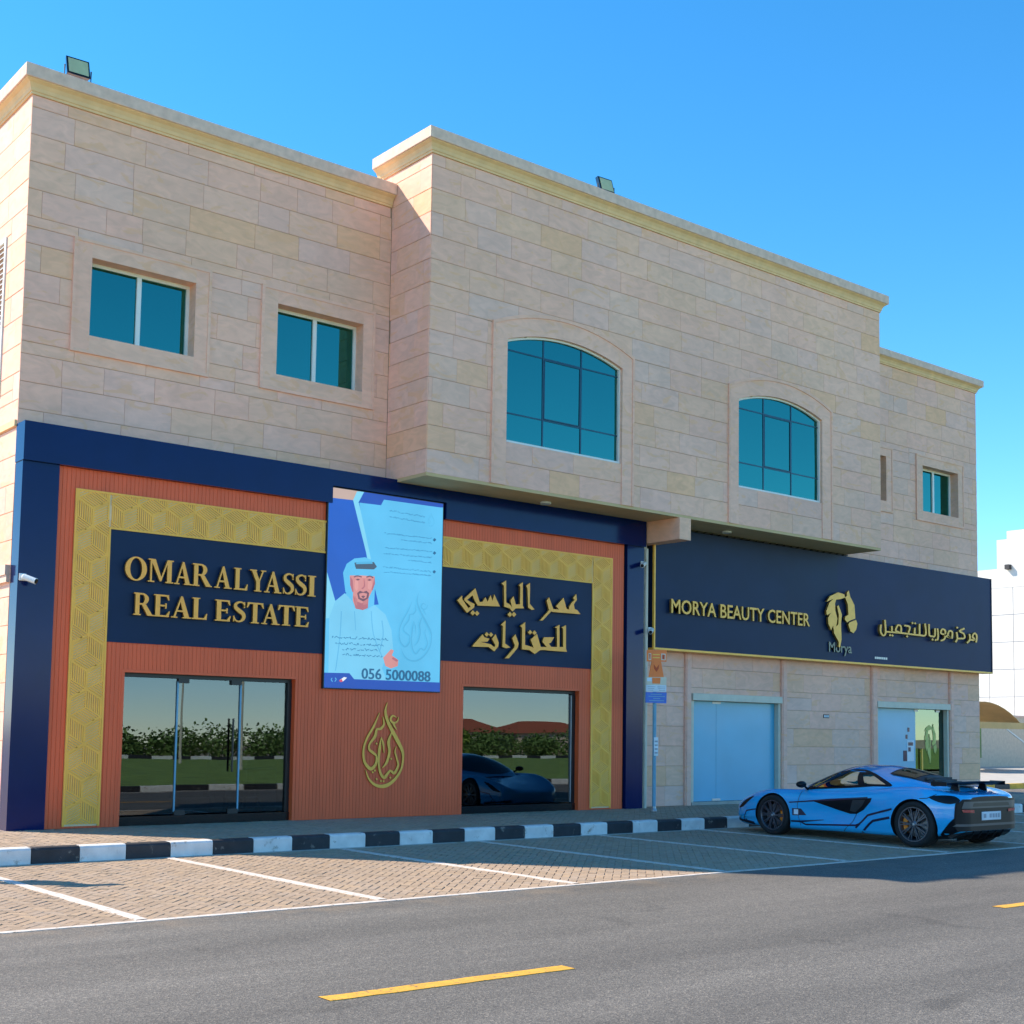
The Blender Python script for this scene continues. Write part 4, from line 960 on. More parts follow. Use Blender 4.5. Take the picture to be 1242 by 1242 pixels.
scr([(262, 410), (285, 390), (312, 400), (340, 390), (362, 410), (356, 455), (312, 480), (272, 458)], fp, 'scr_hair', 'beard'); scr([(278, 415), (312, 406), (345, 415), (338, 450), (312, 458), (285, 448)], fp, 'scr_skin', 'chin'); scr([(295, 436), (312, 430), (330, 437), (312, 455)], fp, 'scr_hair', 'lip')
scr([(245, 300), (270, 310), (272, 370), (255, 395), (240, 360)], fp, 'scr_skin_l', 'cheek'); scr([(352, 310), (380, 305), (388, 345), (372, 385), (350, 370)], fp, 'scr_skin_l', 'cheek'); scr([(270, 268), (350, 268), (345, 282), (275, 282)], fp, 'scr_skin_l', 'forehead')
scr([(240, 430), (262, 462), (262, 520), (245, 500)], fp, 'scr_skin_m', 'neck_shade'); scr([(312, 482), (350, 455), (348, 500), (312, 510)], fp, 'scr_skin_m', 'neck_shade')
scr_st([([(235, 276), (262, 266), (300, 276)], 10), ([(338, 278), (368, 268), (396, 282)], 10)], fp, 'scr_hair', 'brow')
for c in ((268, 297), (365, 300)): scr([(c[0]-18, c[1]), (c[0], c[1]-8), (c[0]+18, c[1]), (c[0], c[1]+8)], fp, 'scr_hair', 'eye')
scr_st([([(318, 290), (322, 350), (300, 375)], [4, 10, 12])], fp, 'scr_skin_d', 'nose')
scr([(185, 255), (240, 235), (300, 262), (350, 240), (415, 262), (415, 200), (180, 190)], fp, 'scr_cyan', 'headcloth'); scr([(240, 155), (400, 150), (426, 190), (400, 212), (250, 207)], fp, 'scr_grey', 'head_cord'); scr([(255, 150), (385, 145), (390, 165), (250, 168)], fp, 'scr_faint', 'head_cord')
scr([(480, 950), (545, 880), (568, 890), (550, 930), (605, 970), (600, 1020), (545, 1040), (500, 1020)], fp, 'scr_skin', 'hand'); scr([(560, 945), (606, 972), (590, 985), (550, 960)], fp, 'scr_skin_d', 'hand')
# bottom bar, phone number
scr([(-20, 1075), (195, 1080), (235, 1130), (1000, 1160), (1000, 1300), (-20, 1300)], fp, 'scr_deep', 'bottom_bar')
scr([(110, 1140), (150, 1112), (175, 1118), (140, 1150)], fp, 'scr_white'); scr([(108, 1142), (130, 1128), (140, 1150), (120, 1155)], fp, 'scr_red')
scr_st([([(50, 1120), (42, 1135), (55, 1150)], 6), ([(75, 1118), (84, 1132), (72, 1150)], 6)], fp, 'scr_cyan')
fz = px2(YSCR, 390, 580, .20921)
p0, p1 = fz((230, 1165)), fz((630, 1120)); z0, z1 = fz((430, 1172))[1], fz((430, 1110))[1]
lay_n[0] += 2
sans_line('056 5000088', p0[0], p1[0], z0, z1, YSCR-.0004*lay_n[0], YSCR+.001, sc, 'scr_ink', 'scr_ink', .012, 'digit')
# small print: rows of Arabic-like strokes, bullets, faint drop emblem
rs = random.Random(3)
def script_row(x0, x1, y0, y1, f, h=13, w=4.5):
    x = x1; out = []
    while x > x0+8:
        L = rs.uniform(14, 46); xe = max(x-L, x0); pts = []; n = max(3, int((x-xe)/7))
        for k in range(n+1):
            xx = x+(xe-x)*k/n; yb = y0+(y1-y0)*(xx-x0)/(x1-x0); pts.append((xx, yb-(rs.choice((0, 0, .35, .6, 1))*h)))
        out.append((pts, w)); x = xe-rs.uniform(4, 12)
    return out
rows = []
for (x0, x1, y0, y1) in ((660, 1025, 300, 365), (660, 1025, 365, 425), (605, 1100, 535, 590), (780, 1100, 600, 640), (605, 1100, 685, 725), (600, 1100, 745, 790), (845, 1095, 815, 840), (595, 1090, 885, 935), (600, 1090, 935, 975)): rows += script_row(x0, x1, y0, y1, fq)
scr_st(rows, fq, 'scr_text')
rows = []
for (x0, x1, y0, y1) in ((50, 520, 785, 805), (75, 480, 835, 855), (135, 430, 885, 895), (125, 470, 930, 945)): rows += script_row(x0, x1, y0, y1, fp, 16, 5)
scr_st(rows, fp, 'scr_text')
for c in ((1128, 598), (1128, 735), (1125, 930)): scr(dia(*c, 17), fq, 'scr_ink', 'bullet')
fe = px2(YSCR, 390, 580, .20921)
scr_st([([((x-375)*.36+540, (z-620)*.36+860) for x, z in s_[0]], [w*.22 for w in s_[1]]) for s_ in ST], fe, 'scr_faint', 'faint_emblem')
scr_st([([((x-375)*.12+1090, (z-620)*.13+385) for x, z in s_[0]], [w*.14 for w in s_[1]]) for s_ in ST[:2]], fq, 'scr_faint', 'faint_emblem')
# ================================================================== the parked sports car (s = metres behind the nose, w = sideways, z = up)
mat('car_paint', (.015, .42, .82), .24, .0, var=.03, scale=1, coat=1.0)
mat('car_black', (.005, .006, .010), .38, var=.1, spec=.25)
mat('car_stripe', (.006, .010, .045), .3, var=.05, coat=.5)
mat('tyre', (.012, .012, .013), .8, var=.1)
mat('rim', (.12, .125, .15), .3, .7, var=.05)
mat('rim_lip', (.09, .095, .11), .35, .6)
mat('caliper', (1.0, .27, .02), .4)
mat('disc', (.20, .20, .21), .35, .8)
mat('tail_red', (.45, .02, .03), .25, coat=.5)
mat('plate', (.62, .66, .72), .5)
CXW, CYW = 12.0, -3.14
car = thing('parked_car', 'light blue low sports car with black stripes and rear wing parked nose to the kerb', 'car', (CXW, CYW-2.3, 0))
def wld(s, w, z): return (CXW+w, CYW-s, z)      # left side of the car is -w
KS = [0, .06, .15, .45, .75, 1.05, 1.4, 1.8, 2.2, 2.6, 3.0, 3.4, 3.72, 4.0, 4.2, 4.32, 4.385, 4.41]
def tab(v): return list(zip(KS, v))
T_W = tab([.46, .60, .72, .86, .925, .945, .925, .915, .915, .925, .945, .965, .968, .955, .90, .81, .68, .56])
T_B = tab([.20, .16, .14, .12, .12, .12, .12, .12, .125, .13, .13, .14, .15, .17, .21, .24, .26, .27])
T_M = tab([.30, .32, .34, .38, .41, .42, .42, .42, .43, .44, .46, .49, .51, .53, .54, .54, .54, .54])
T_S = tab([.38, .44, .50, .62, .705, .745, .755, .765, .775, .79, .83, .872, .885, .86, .82, .79, .77, .755])
T_C = tab([.39, .43, .46, .55, .61, .66, .70, .74, .76, .78, .82, .85, .86, .845, .82, .80, .785, .77])
def sect(s):
    w, zb, zm, zs_, zc = (inter(t, s) for t in (T_W, T_B, T_M, T_S, T_C))
    # door scallop: the side is pinched in between the wheels
    pin = .045*max(0, math.sin(math.pi*min(max((s-1.45)/1.75, 0), 1)))
    return [(0, zb), (w*.55, zb), (w*.86, zb), (w*.945, zb+.035), (w*.968, zb+.10), (w-pin*.9, zb+(zm-zb)*.62), (w-pin, zm+.02), (w*.995-pin*.4, zm+.40*(zs_-zm)), (w*.972, zm+.68*(zs_-zm)), (w*.925, zm+.90*(zs_-zm)), (w*.85, zs_), (w*.72, zc+.55*(zs_-zc)), (w*.45, zc+.12*(zs_-zc)), (w*.2, zc), (0, zc)]
def cr_pts(P, sub):
    out = []
    for i in range(len(P)-1):
        p0, p1, p2, p3 = P[max(i-1, 0)], P[i], P[i+1], P[min(i+2, len(P)-1)]
        for k in range(sub):
            t = k/sub
            out.append(tuple(.5*(2*p1[a]+(p2[a]-p0[a])*t+(2*p0[a]-5*p1[a]+4*p2[a]-p3[a])*t*t+(-p0[a]+3*p1[a]-3*p2[a]+p3[a])*t**3) for a in (0, 1)))
    out.append(P[-1]); return out
_sec = {}
def sec_f(s):
    k = round(s, 4)
    if k not in _sec: _sec[k] = cr_pts(sect(s), 4)
    return _sec[k]
def side_w(s, z):
    """half width of the lower body at height z"""
    P = sec_f(s)[8:]; best = None
    for a, c in zip(P, P[1:]):
        if min(a[1], c[1]) <= z <= max(a[1], c[1]) and abs(c[1]-a[1]) > 1e-9:
            w = a[0]+(c[0]-a[0])*(z-a[1])/(c[1]-a[1]); best = w if best is None else max(best, w)
    return best if best is not None else (P[0][0] if z < P[0][1] else .85*P[0][0])
def top_z(s, w):
    P = sec_f(s); best = 0
    for a, c in zip(P[20:], P[21:]):
        if min(a[0], c[0]) <= w <= max(a[0], c[0]) and abs(a[0]-c[0]) > 1e-9: best = max(best, a[1]+(c[1]-a[1])*(w-a[0])/(c[0]-a[0]))
    return best
# lower body
SS = [0, .02, .05, .09, .15, .22, .3, .38]+[.46+.08*i for i in range(48)]; SS = [s for s in SS if s < 4.28]+[4.29, 4.33, 4.36, 4.385, 4.40, 4.41]
M1 = len(sec_f(1.0)); b = MB(); vs_ = []
for s in SS:
    P = sec_f(s); vs_ += [wld(s, -w, z) for w, z in P]+[wld(s, w, z) for w, z in P[-2:0:-1]]
N1 = 2*M1-2; fs = [(i*N1+j, i*N1+(j+1) % N1, (i+1)*N1+(j+1) % N1, (i+1)*N1+j) for i in range(len(SS)-1) for j in range(N1)]
fs += [tuple(range(N1-1, -1, -1)), tuple((len(SS)-1)*N1+j for j in range(N1))]
b.add(vs_, fs); me = b.mesh('body', 'car_paint', smooth='fix'); me.materials.append(MATS['car_black']); me.materials.append(MATS['tyre'])
for p in me.polygons:
    if len(p.vertices) > 10 and p.center.y < CYW-4: p.material_index = 1
body = link('body', me, car)
AX = [(1.05, .315, .365, .325), (3.72, .33, .385, .342)]       # axle s, axle z, arch radius, tyre radius
cut_ = MB()
for s, z, ra, rt in AX:
    for sg in (-1, 1):
        n = 40; rim_ = [(s+ra*math.cos(2*math.pi*k/n), z+ra*math.sin(2*math.pi*k/n)) for k in range(n)]
        v = [wld(p, sg*.58, q) for p, q in rim_]+[wld(p, sg*1.2, q) for p, q in rim_]
        cut_.add(v, [tuple(range(n)), tuple(range(2*n-1, n-1, -1))]+[((k+1) % n, k, k+n, (k+1) % n+n) for k in range(n)])
cme = cut_.mesh('cut', 'tyre', smooth='fix'); co = bpy.data.objects.new('cut', cme); COL.objects.link(co)
md = body.modifiers.new('arch', 'BOOLEAN'); md.operation = 'DIFFERENCE'; md.object = co; md.solver = 'EXACT'
try: md.material_mode = 'TRANSFER'
except Exception: pass
bpy.context.view_layer.update(); dg = bpy.context.evaluated_depsgraph_get()
nm = bpy.data.meshes.new_from_object(body.evaluated_get(dg)); body.modifiers.clear(); old = body.data; body.data = nm; nm.name = 'body'
bpy.data.objects.remove(co)
for p in nm.polygons: p.use_smooth = True
try: nm.set_sharp_from_angle(angle=R(38))
except Exception: pass
# cabin
KC = [1.20, 1.5, 1.8, 2.1, 2.4, 2.7, 3.0, 3.3, 3.6, 3.9, 4.15]
def tabc(v): return list(zip(KC, v))
C_T = tabc([.70, .86, 1.02, 1.135, 1.18, 1.18, 1.14, 1.07, .99, .92, .84])
C_L = tabc([.66, .70, .725, .735, .745, .755, .775, .79, .80, .80, .78])
C_W = tabc([.55, .75, .82, .845, .85, .85, .835, .80, .72, .60, .45])
PE, QE = 2.1, .56
def cab_w(s, z):
    t, l_, w = inter(C_T, s), inter(C_L, s), inter(C_W, s); h = min(max((z-l_)/(t-l_), 0), 1); return w*(1-h**PE)**QE
def cab_z(s, w):
    t, l_, W = inter(C_T, s), inter(C_L, s), inter(C_W, s); r_ = min(abs(w)/W, 1); return l_+(t-l_)*(1-r_**(1/QE))**(1/PE)
b = MB(); vs_ = []; NC = 36; CS = [1.20+.05*i for i in range(60)]
for s in CS:
    for k in range(NC+1):
        w = -inter(C_W, s)*math.cos(math.pi*k/NC); vs_.append(wld(s, w, cab_z(s, w)))
fs = [(i*(NC+1)+k, (i+1)*(NC+1)+k, (i+1)*(NC+1)+k+1, i*(NC+1)+k+1) for i in range(len(CS)-1) for k in range(NC)]
b.add(vs_, fs); b.build('roof', 'car_paint', car, smooth='fix')
# decals that follow a surface: clip the outline against a fine grid, then lift each point to the surface
def surf_patch(poly, fn, cell, name, m, parent, smooth=True):
    us = [p[0] for p in poly]; vv = [p[1] for p in poly]; b = MB(); key = {}
    def vid(p):
        k = (round(p[0], 4), round(p[1], 4))
        if k not in key: key[k] = len(b.v); b.v.append(fn(*p))
        return key[k]
    i0, i1 = int(math.floor(min(us)/cell)), int(math.ceil(max(us)/cell)); j0, j1 = int(math.floor(min(vv)/cell)), int(math.ceil(max(vv)/cell))
    for i in range(i0, i1):
        for j in range(j0, j1):
            q = clip_rect(poly, i*cell, (i+1)*cell, j*cell, (j+1)*cell)
            if len(q) < 3: continue
            ids = []
            for p in q:
                k = vid(p)
                if k not in ids: ids.append(k)
            if len(ids) >= 3: b.f.append(tuple(ids)); b.r.append(0)
    me = b.mesh(name, m, smooth=smooth)
    return link(name, me, parent)
def smooth_poly(pts, sub=5):
    P = pts+[pts[0]]; n = len(pts); out = []
    for i in range(n):
        p0, p1, p2, p3 = pts[i-1], pts[i], pts[(i+1) % n], pts[(i+2) % n]
        for k in range(sub):
            t = k/sub; out.append(tuple(.5*(2*p1[a]+(p2[a]-p0[a])*t+(2*p0[a]-5*p1[a]+4*p2[a]-p3[a])*t*t+(-p0[a]+3*p1[a]-3*p2[a]+p3[a])*t**3) for a in (0, 1)))
    return out
def ribbon_poly(pts, w):
    q = ribbon(pts, w, 5); L = [q[0][0]]+[k[1] for k in q]; Rr = [q[0][3]]+[k[2] for k in q]
    return [(p.x, p.y) for p in L+Rr[::-1]]
def rib_straight(pts, w):
    """mitred straight stripe"""
    P = [Vector(p) for p in pts]; ws = w if isinstance(w, list) else [w]*len(P); L, Rr = [], []
    for i, p in enumerate(P):
        d0 = (P[i]-P[i-1]).normalized() if i else (P[1]-P[0]).normalized(); d1 = (P[i+1]-P[i]).normalized() if i < len(P)-1 else d0
        n0, n1 = Vector((-d0.y, d0.x)), Vector((-d1.y, d1.x)); m = (n0+n1).normalized(); k = ws[i]/2/max(m.dot(n0), .4)
        L.append(p+m*k); Rr.append(p-m*k)
    return [(p.x, p.y) for p in L+Rr[::-1]]
for sg in (-1, 1):
    cab = lambda s, z, o=.004: wld(s, sg*(cab_w(s, z)+o), z)
    low = lambda s, z, o=.004: wld(s, sg*(side_w(s, z)+o), z)
    deck = lambda s, w, o=.004: wld(s, sg*w, max(top_z(s, w), cab_z(s, w) if 1.2 < s < 4.1 and w < inter(C_W, s) else 0)+o)
    # black surround, then side glass
    surf_patch(smooth_poly([(1.60, .765), (1.85, .935), (2.10, 1.058), (2.35, 1.105), (2.62, 1.095), (2.92, 1.02), (3.24, .885), (2.95, .865), (2.6, .83), (2.2, .80), (1.85, .775)]), lambda s, z: cab(s, z, .004), .05, 'window_surround', 'car_black', car)
    surf_patch([(1.72, .80), (1.9, .93), (2.1, 1.025), (2.32, 1.075), (2.50, 1.072), (2.66, .875), (2.3, .835)], lambda s, z: cab(s, z, .008), .05, 'side_window', 'car_glass', car)
    surf_patch([(2.78, .895), (2.64, 1.02), (2.78, 1.035), (2.92, .985), (3.13, .90)], lambda s, z: cab(s, z, .008), .05, 'quarter_window', 'car_glass', car)
    # door intake wedge, stripes, badge
    surf_patch([(1.85, .585), (2.4, .645), (2.72, .665), (2.98, .690), (2.96, .63), (2.82, .50), (2.68, .43), (2.55, .425), (2.3, .475), (2.02, .545)], low, .05, 'side_intake', 'car_black', car)
    surf_patch([(2.55, .47), (2.66, .455), (2.80, .56), (2.86, .655), (2.62, .642)], lambda s, z: low(s, z, .008), .05, 'intake_blade', 'charcoal', car)
    surf_patch(rib_straight([(1.40, .545), (1.7, .575), (2.2, .625), (2.9, .693)], [.018, .02, .03, .02]), lambda s, z: low(s, z, .006), .05, 'stripe', 'car_stripe', car)
    surf_patch(rib_straight([(1.42, .245), (1.62, .25), (2.05, .30)], [.03, .03, .008]), low, .05, 'stripe', 'car_stripe', car)
    surf_patch(rib_straight([(1.58, .255), (1.70, .205), (2.66, .255), (2.72, .275)], .026), low, .05, 'stripe', 'car_stripe', car)
    surf_patch(rib_straight([(2.66, .215), (2.80, .335), (2.90, .425), (3.36, .545)], .030), low, .05, 'stripe', 'car_stripe', car)
    surf_patch(rib_straight([(2.77, .145), (2.92, .285), (3.00, .345), (3.32, .415)], .036), low, .05, 'stripe', 'car_stripe', car)
    surf_patch([(1.46, .34), (1.455, .455), (1.62, .455), (1.72, .355)], low, .05, 'badge', 'car_stripe', car)
    surf_patch([(1.49, .36), (1.49, .44), (1.57, .44), (1.57, .36)], lambda s, z: low(s, z, .007), .05, 'badge_print', 'sign_print', car)
    surf_patch(rib_straight([(.70, .40), (.45, .36), (.34, .20), (.62, .175)], .018), low, .04, 'stripe', 'car_stripe', car)
    # door shut lines, fuel cap, sill
    surf_patch(rib_straight([(1.60, .74), (1.55, .50), (1.60, .18)], .008), low, .05, 'door_gap', 'black', car)
    surf_patch(rib_straight([(2.68, .43), (2.60, .30), (2.42, .15)], .008), low, .05, 'door_gap', 'black', car)
    surf_patch(rib_straight([(4.08, .795), (3.95, .735), (3.83, .725)], .010), low, .05, 'panel_gap', 'black', car)
    # headlamp and front splitter
    surf_patch(smooth_poly([(.20, .40), (.42, .545), (.62, .61), (.50, .52), (.34, .42)]), low, .03, 'headlamp', 'car_black', car)
    surf_patch([(.05, .185), (.62, .135), (.64, .165), (.30, .20), (.06, .235)], low, .03, 'splitter', 'car_black', car)
    # rear quarter: dark vent and fascia wrapping round
    surf_patch(smooth_poly([(3.98, .755), (4.15, .785), (4.30, .775), (4.36, .71), (4.28, .665), (4.12, .69)]), lambda s, z: low(s, z, .005), .03, 'rear_vent', 'car_black', car)
    surf_patch([(4.33, .69), (4.385, .70), (4.385, .28), (4.25, .22), (4.09, .16), (4.13, .215), (4.32, .46)], lambda s, z: low(s, z, .010), .03, 'rear_corner', 'car_black', car)
    # mirror
    m = MB(); mc = Vector(wld(1.70, sg*.985, .845)); R_ = []
    for i in range(9):
        a = math.pi*i/8-math.pi/2
        for k in range(14):
            t = 2*math.pi*k/14; R_.append((mc.x+sg*.105*math.sin(a), mc.y+.075*math.cos(a)*math.cos(t)*(1.15 if math.cos(t) > 0 else .6), mc.z+.055*math.cos(a)*math.sin(t)))
    m.add(R_, [(i*14+k, i*14+(k+1) % 14, (i+1)*14+(k+1) % 14, (i+1)*14+k) for i in range(8) for k in range(14)])
    m.tube([wld(1.68, sg*.80, .765), wld(1.69, sg*.88, .80), wld(1.70, sg*.93, .83)], [.022, .018, .02], 8)
    m.build('mirror', 'car_black', car, smooth=True)
# windscreen, engine cover, roof line
ctop = lambda s, w: wld(s, w, cab_z(s, w)+.005)
surf_patch(smooth_poly([(1.27, 0), (1.36, -.38), (1.62, -.66), (1.92, -.60), (2.10, -.45), (2.17, 0), (2.10, .45), (1.92, .60), (1.62, .66), (1.36, .38)], 4), ctop, .06, 'windscreen', 'car_glass', car)
surf_patch([(3.02, -.50), (3.10, -.54), (3.75, -.40), (4.0, -.28), (4.05, 0), (4.0, .28), (3.75, .40), (3.10, .54), (3.02, .50), (3.0, 0)], lambda s, w: wld(s, w, cab_z(s, w)+.006), .06, 'engine_cover', 'car_black', car)
surf_patch([(3.06, -.47), (3.10, -.49), (3.42, -.43), (3.40, 0), (3.42, .43), (3.10, .49), (3.06, .47), (3.05, 0)], lambda s, w: wld(s, w, cab_z(s, w)+.011), .06, 'rear_window', 'car_glass', car)
for i in range(4):
    s0 = 3.52+.11*i; w0 = .34-.04*i
    MB().box(CXW-w0, CXW+w0, CYW-s0-.05, CYW-s0, cab_z(s0, 0)-.03, cab_z(s0, 0)+.006).build('engine_louvre', 'charcoal', car, bevel=.004)
# rear fascia, following the rounded tail
def s_r(w):
    lo, hi = 4.0, 4.41; t = abs(w)/1.0
    if t <= inter(T_W, hi): return hi
    for _ in range(24):
        m = (lo+hi)/2
        if inter(T_W, m) > t: lo = m
        else: hi = m
    return lo
def rear(o): return lambda w, z: wld(s_r(w)+o, w*(1+o*.6), z)
def rbox(name, m, w0, w1, s0, s1, z0, z1, bevel=.01, parent=car): return MB().box(CXW+w0, CXW+w1, CYW-s1, CYW-s0, z0, z1).build(name, m, parent, bevel=bevel)
surf_patch([(-.80, .50), (-.82, .34), (-.78, .27), (.78, .27), (.82, .34), (.80, .50), (.79, .66), (.70, .735), (-.70, .735), (-.79, .66)], rear(.010), .04, 'rear_bumper', 'car_black', car)
surf_patch([(-.72, .60), (.72, .60), (.68, .70), (-.68, .70)], rear(.015), .04, 'tail_panel', 'rim_lip', car)
surf_patch([(-.50, .625), (.50, .625), (.47, .675), (-.47, .675)], rear(.018), .04, 'grille', 'black', car)
surf_patch([(-.84, .34), (.84, .34), (.80, .375), (-.80, .375)], rear(.018), .04, 'rear_lip', 'rim_lip', car)
for sg in (-1, 1):
    surf_patch([(sg*.46, .535), (sg*.70, .545), (sg*.72, .585), (sg*.46, .575)], rear(.020), .03, 'tail_light', 'tail_red', car)
rbox('number_plate', 'plate', -.26, .26, 4.40, 4.432, .42, .545, .004)
pl = [o for o in car.children if o.name.startswith('number_plate')][0]
for k, (a, c) in enumerate(((-.22, -.15), (-.06, .0), (.02, .08), (.10, .15), (.17, .22))): rbox('plate_print', 'grey_joint', a, c, 4.4322, 4.4334, .455, .515, 0, pl)
MB().add([wld(s_, w, z) for s_, z, ww in ((3.98, .13, .80), (4.20, .15, .74), (4.36, .22, .62), (4.40, .29, .60), (4.1, .29, .80)) for w in (-ww, ww)], [(0, 1, 3, 2), (2, 3, 5, 4), (4, 5, 7, 6), (6, 7, 9, 8), (0, 2, 4, 6, 8), (1, 9, 7, 5, 3)]).build('diffuser', 'car_black', car)
for k in range(-2, 3): MB().add([wld(s_, k*.2+e, z) for e in (-.006, .006) for s_, z in ((4.10, .10), (4.32, .15), (4.40, .26), (4.1, .2))], [(0, 1, 2, 3), (7, 6, 5, 4), (0, 4, 5, 1), (1, 5, 6, 2), (2, 6, 7, 3), (3, 7, 4, 0)]).build('diffuser_fin', 'black', car)
# rear wing
WZ = .945
b = MB(); prof = [(0, 0), (.03, .016), (.10, .026), (.20, .040), (.26, .058), (.262, .05), (.20, .022), (.10, .004), (.03, -.008)]
n = len(prof); WS = [-.80, -.5, -.2, .2, .5, .80]
for w in WS: b.v += [wld(3.95+p*.85, w, WZ-.02+q-.012*(abs(w)/.8)**2) for p, q in prof]
for i in range(len(WS)-1): b.f += [(i*n+j, i*n+(j+1) % n, (i+1)*n+(j+1) % n, (i+1)*n+j) for j in range(n)]
b.f += [tuple(range(n)), tuple((len(WS)-1)*n+j for j in range(n-1, -1, -1))]; b.r = [0]*len(b.f)
wing = b.build('wing', 'car_black', car, smooth=False)
for sg in (-1, 1):
    MB().box(*sorted((CXW+sg*.795, CXW+sg*.812)), CYW-4.19, CYW-3.93, WZ-.03, WZ+.032).build('end_plate', 'car_black', wing, bevel=.005)
    MB().add([wld(s, sg*w, z) for w in (.36, .385) for s, z in ((3.96, .82), (4.14, .80), (4.12, WZ-.008), (4.02, WZ-.018))], [(0, 1, 2, 3), (7, 6, 5, 4), (0, 4, 5, 1), (1, 5, 6, 2), (2, 6, 7, 3), (3, 7, 4, 0)]).build('wing_stay', 'car_black', wing)
# wheels
for s, z, ra, rt in AX:
    for sg in (-1, 1):
        wd_ = .235 if s < 2 else .29; xo = .945 if s < 2 else .962; c = wld(s, sg*(xo-wd_/2), rt-.002); h = wd_/2; rr = rt-.085 if s < 2 else rt-.088
        ty = MB().lathe([(rr, -h*.92), (rr+.035, -h), (rt-.02, -h*.96), (rt-.004, -h*.8), (rt, -h*.5), (rt, h*.5), (rt-.004, h*.8), (rt-.02, h*.96), (rr+.035, h), (rr, h*.92), (rr, -h*.92)], 48, c, 'X').build('wheel', 'tyre', car, smooth='fix')
        o = sg*h*.80; rm = MB()
        rm.lathe([(rr+.004, sg*h*.93), (rr-.012, sg*h*.93), (rr-.02, sg*h*.82), (rr-.03, sg*h*.2), (rr-.03, -sg*h*.8)], 44, c, 'X')
        N = 10
        for k in range(N):
            for da in (-.085, .085):
                a0, a1 = 2*math.pi*k/N+da*.35, 2*math.pi*k/N+da
                for (ra_, rb_) in ((.045, rr-.012),):
                    p0, p1 = Vector((0, math.cos(a0), math.sin(a0)))*ra_, Vector((0, math.cos(a1), math.sin(a1)))*rb_; dd = (p1-p0).normalized(); nn = Vector((0, -dd.z, dd.y)); q = []
                    for p, wdt, dep in ((p0, .010, o+sg*.004), (p1, .008, o)):
                        for e, xx in ((-1, dep), (1, dep), (1, dep-sg*.03), (-1, dep-sg*.03)): q.append((c[0]+xx, c[1]+p.y+nn.y*wdt*e, c[2]+p.z+nn.z*wdt*e))
                    rm.add(q, [(0, 1, 5, 4), (1, 2, 6, 5), (2, 3, 7, 6), (3, 0, 4, 7)])
        rm.lathe([(0, o+sg*.012), (.03, o+sg*.012), (.05, o+sg*.004), (.055, o-sg*.03)], 20, c, 'X')
        rim = rm.build('rim', 'rim', ty)
        MB().lathe([(0, o+sg*.016), (.018, o+sg*.014), (.020, o+sg*.011)], 14, c, 'X').build('hub_cap', 'steel', ty)
        MB().lathe([(.06, o-sg*.075), (rr-.065, o-sg*.075), (rr-.065, o-sg*.09), (.06, o-sg*.09)], 36, c, 'X').build('brake_disc', 'disc', ty)
        cal = MB(); A0 = 180 if s < 2 else 0; P = []
        for k in range(9):
            a = R(A0-38+76*k/8); 
            for rd in (rr-.11, rr-.035):
                for xx in (o-sg*.05, o-sg*.11): P.append((c[0]+xx, c[1]+rd*math.cos(a), c[2]+rd*math.sin(a)))
        cal.add(P, [f for k in range(8) for f in ((4*k, 4*k+2, 4*k+6, 4*k+4), (4*k+1, 4*k+5, 4*k+7, 4*k+3), (4*k+2, 4*k+3, 4*k+7, 4*k+6), (4*k, 4*k+4, 4*k+5, 4*k+1))]+[(0, 1, 3, 2), (32, 34, 35, 33)])
        cal.build('caliper', 'caliper', ty)
# seats seen through the glass
for sg in (-1, 1):
    MB().box(CXW+sg*.36-.2, CXW+sg*.36+.2, CYW-2.62, CYW-2.48, .60, 1.02).build('seat', 'charcoal', car, bevel=.04)
MB().box(CXW-.62, CXW+.62, CYW-1.85, CYW-1.62, .62, .80).build('dashboard', 'charcoal', car, bevel=.03)
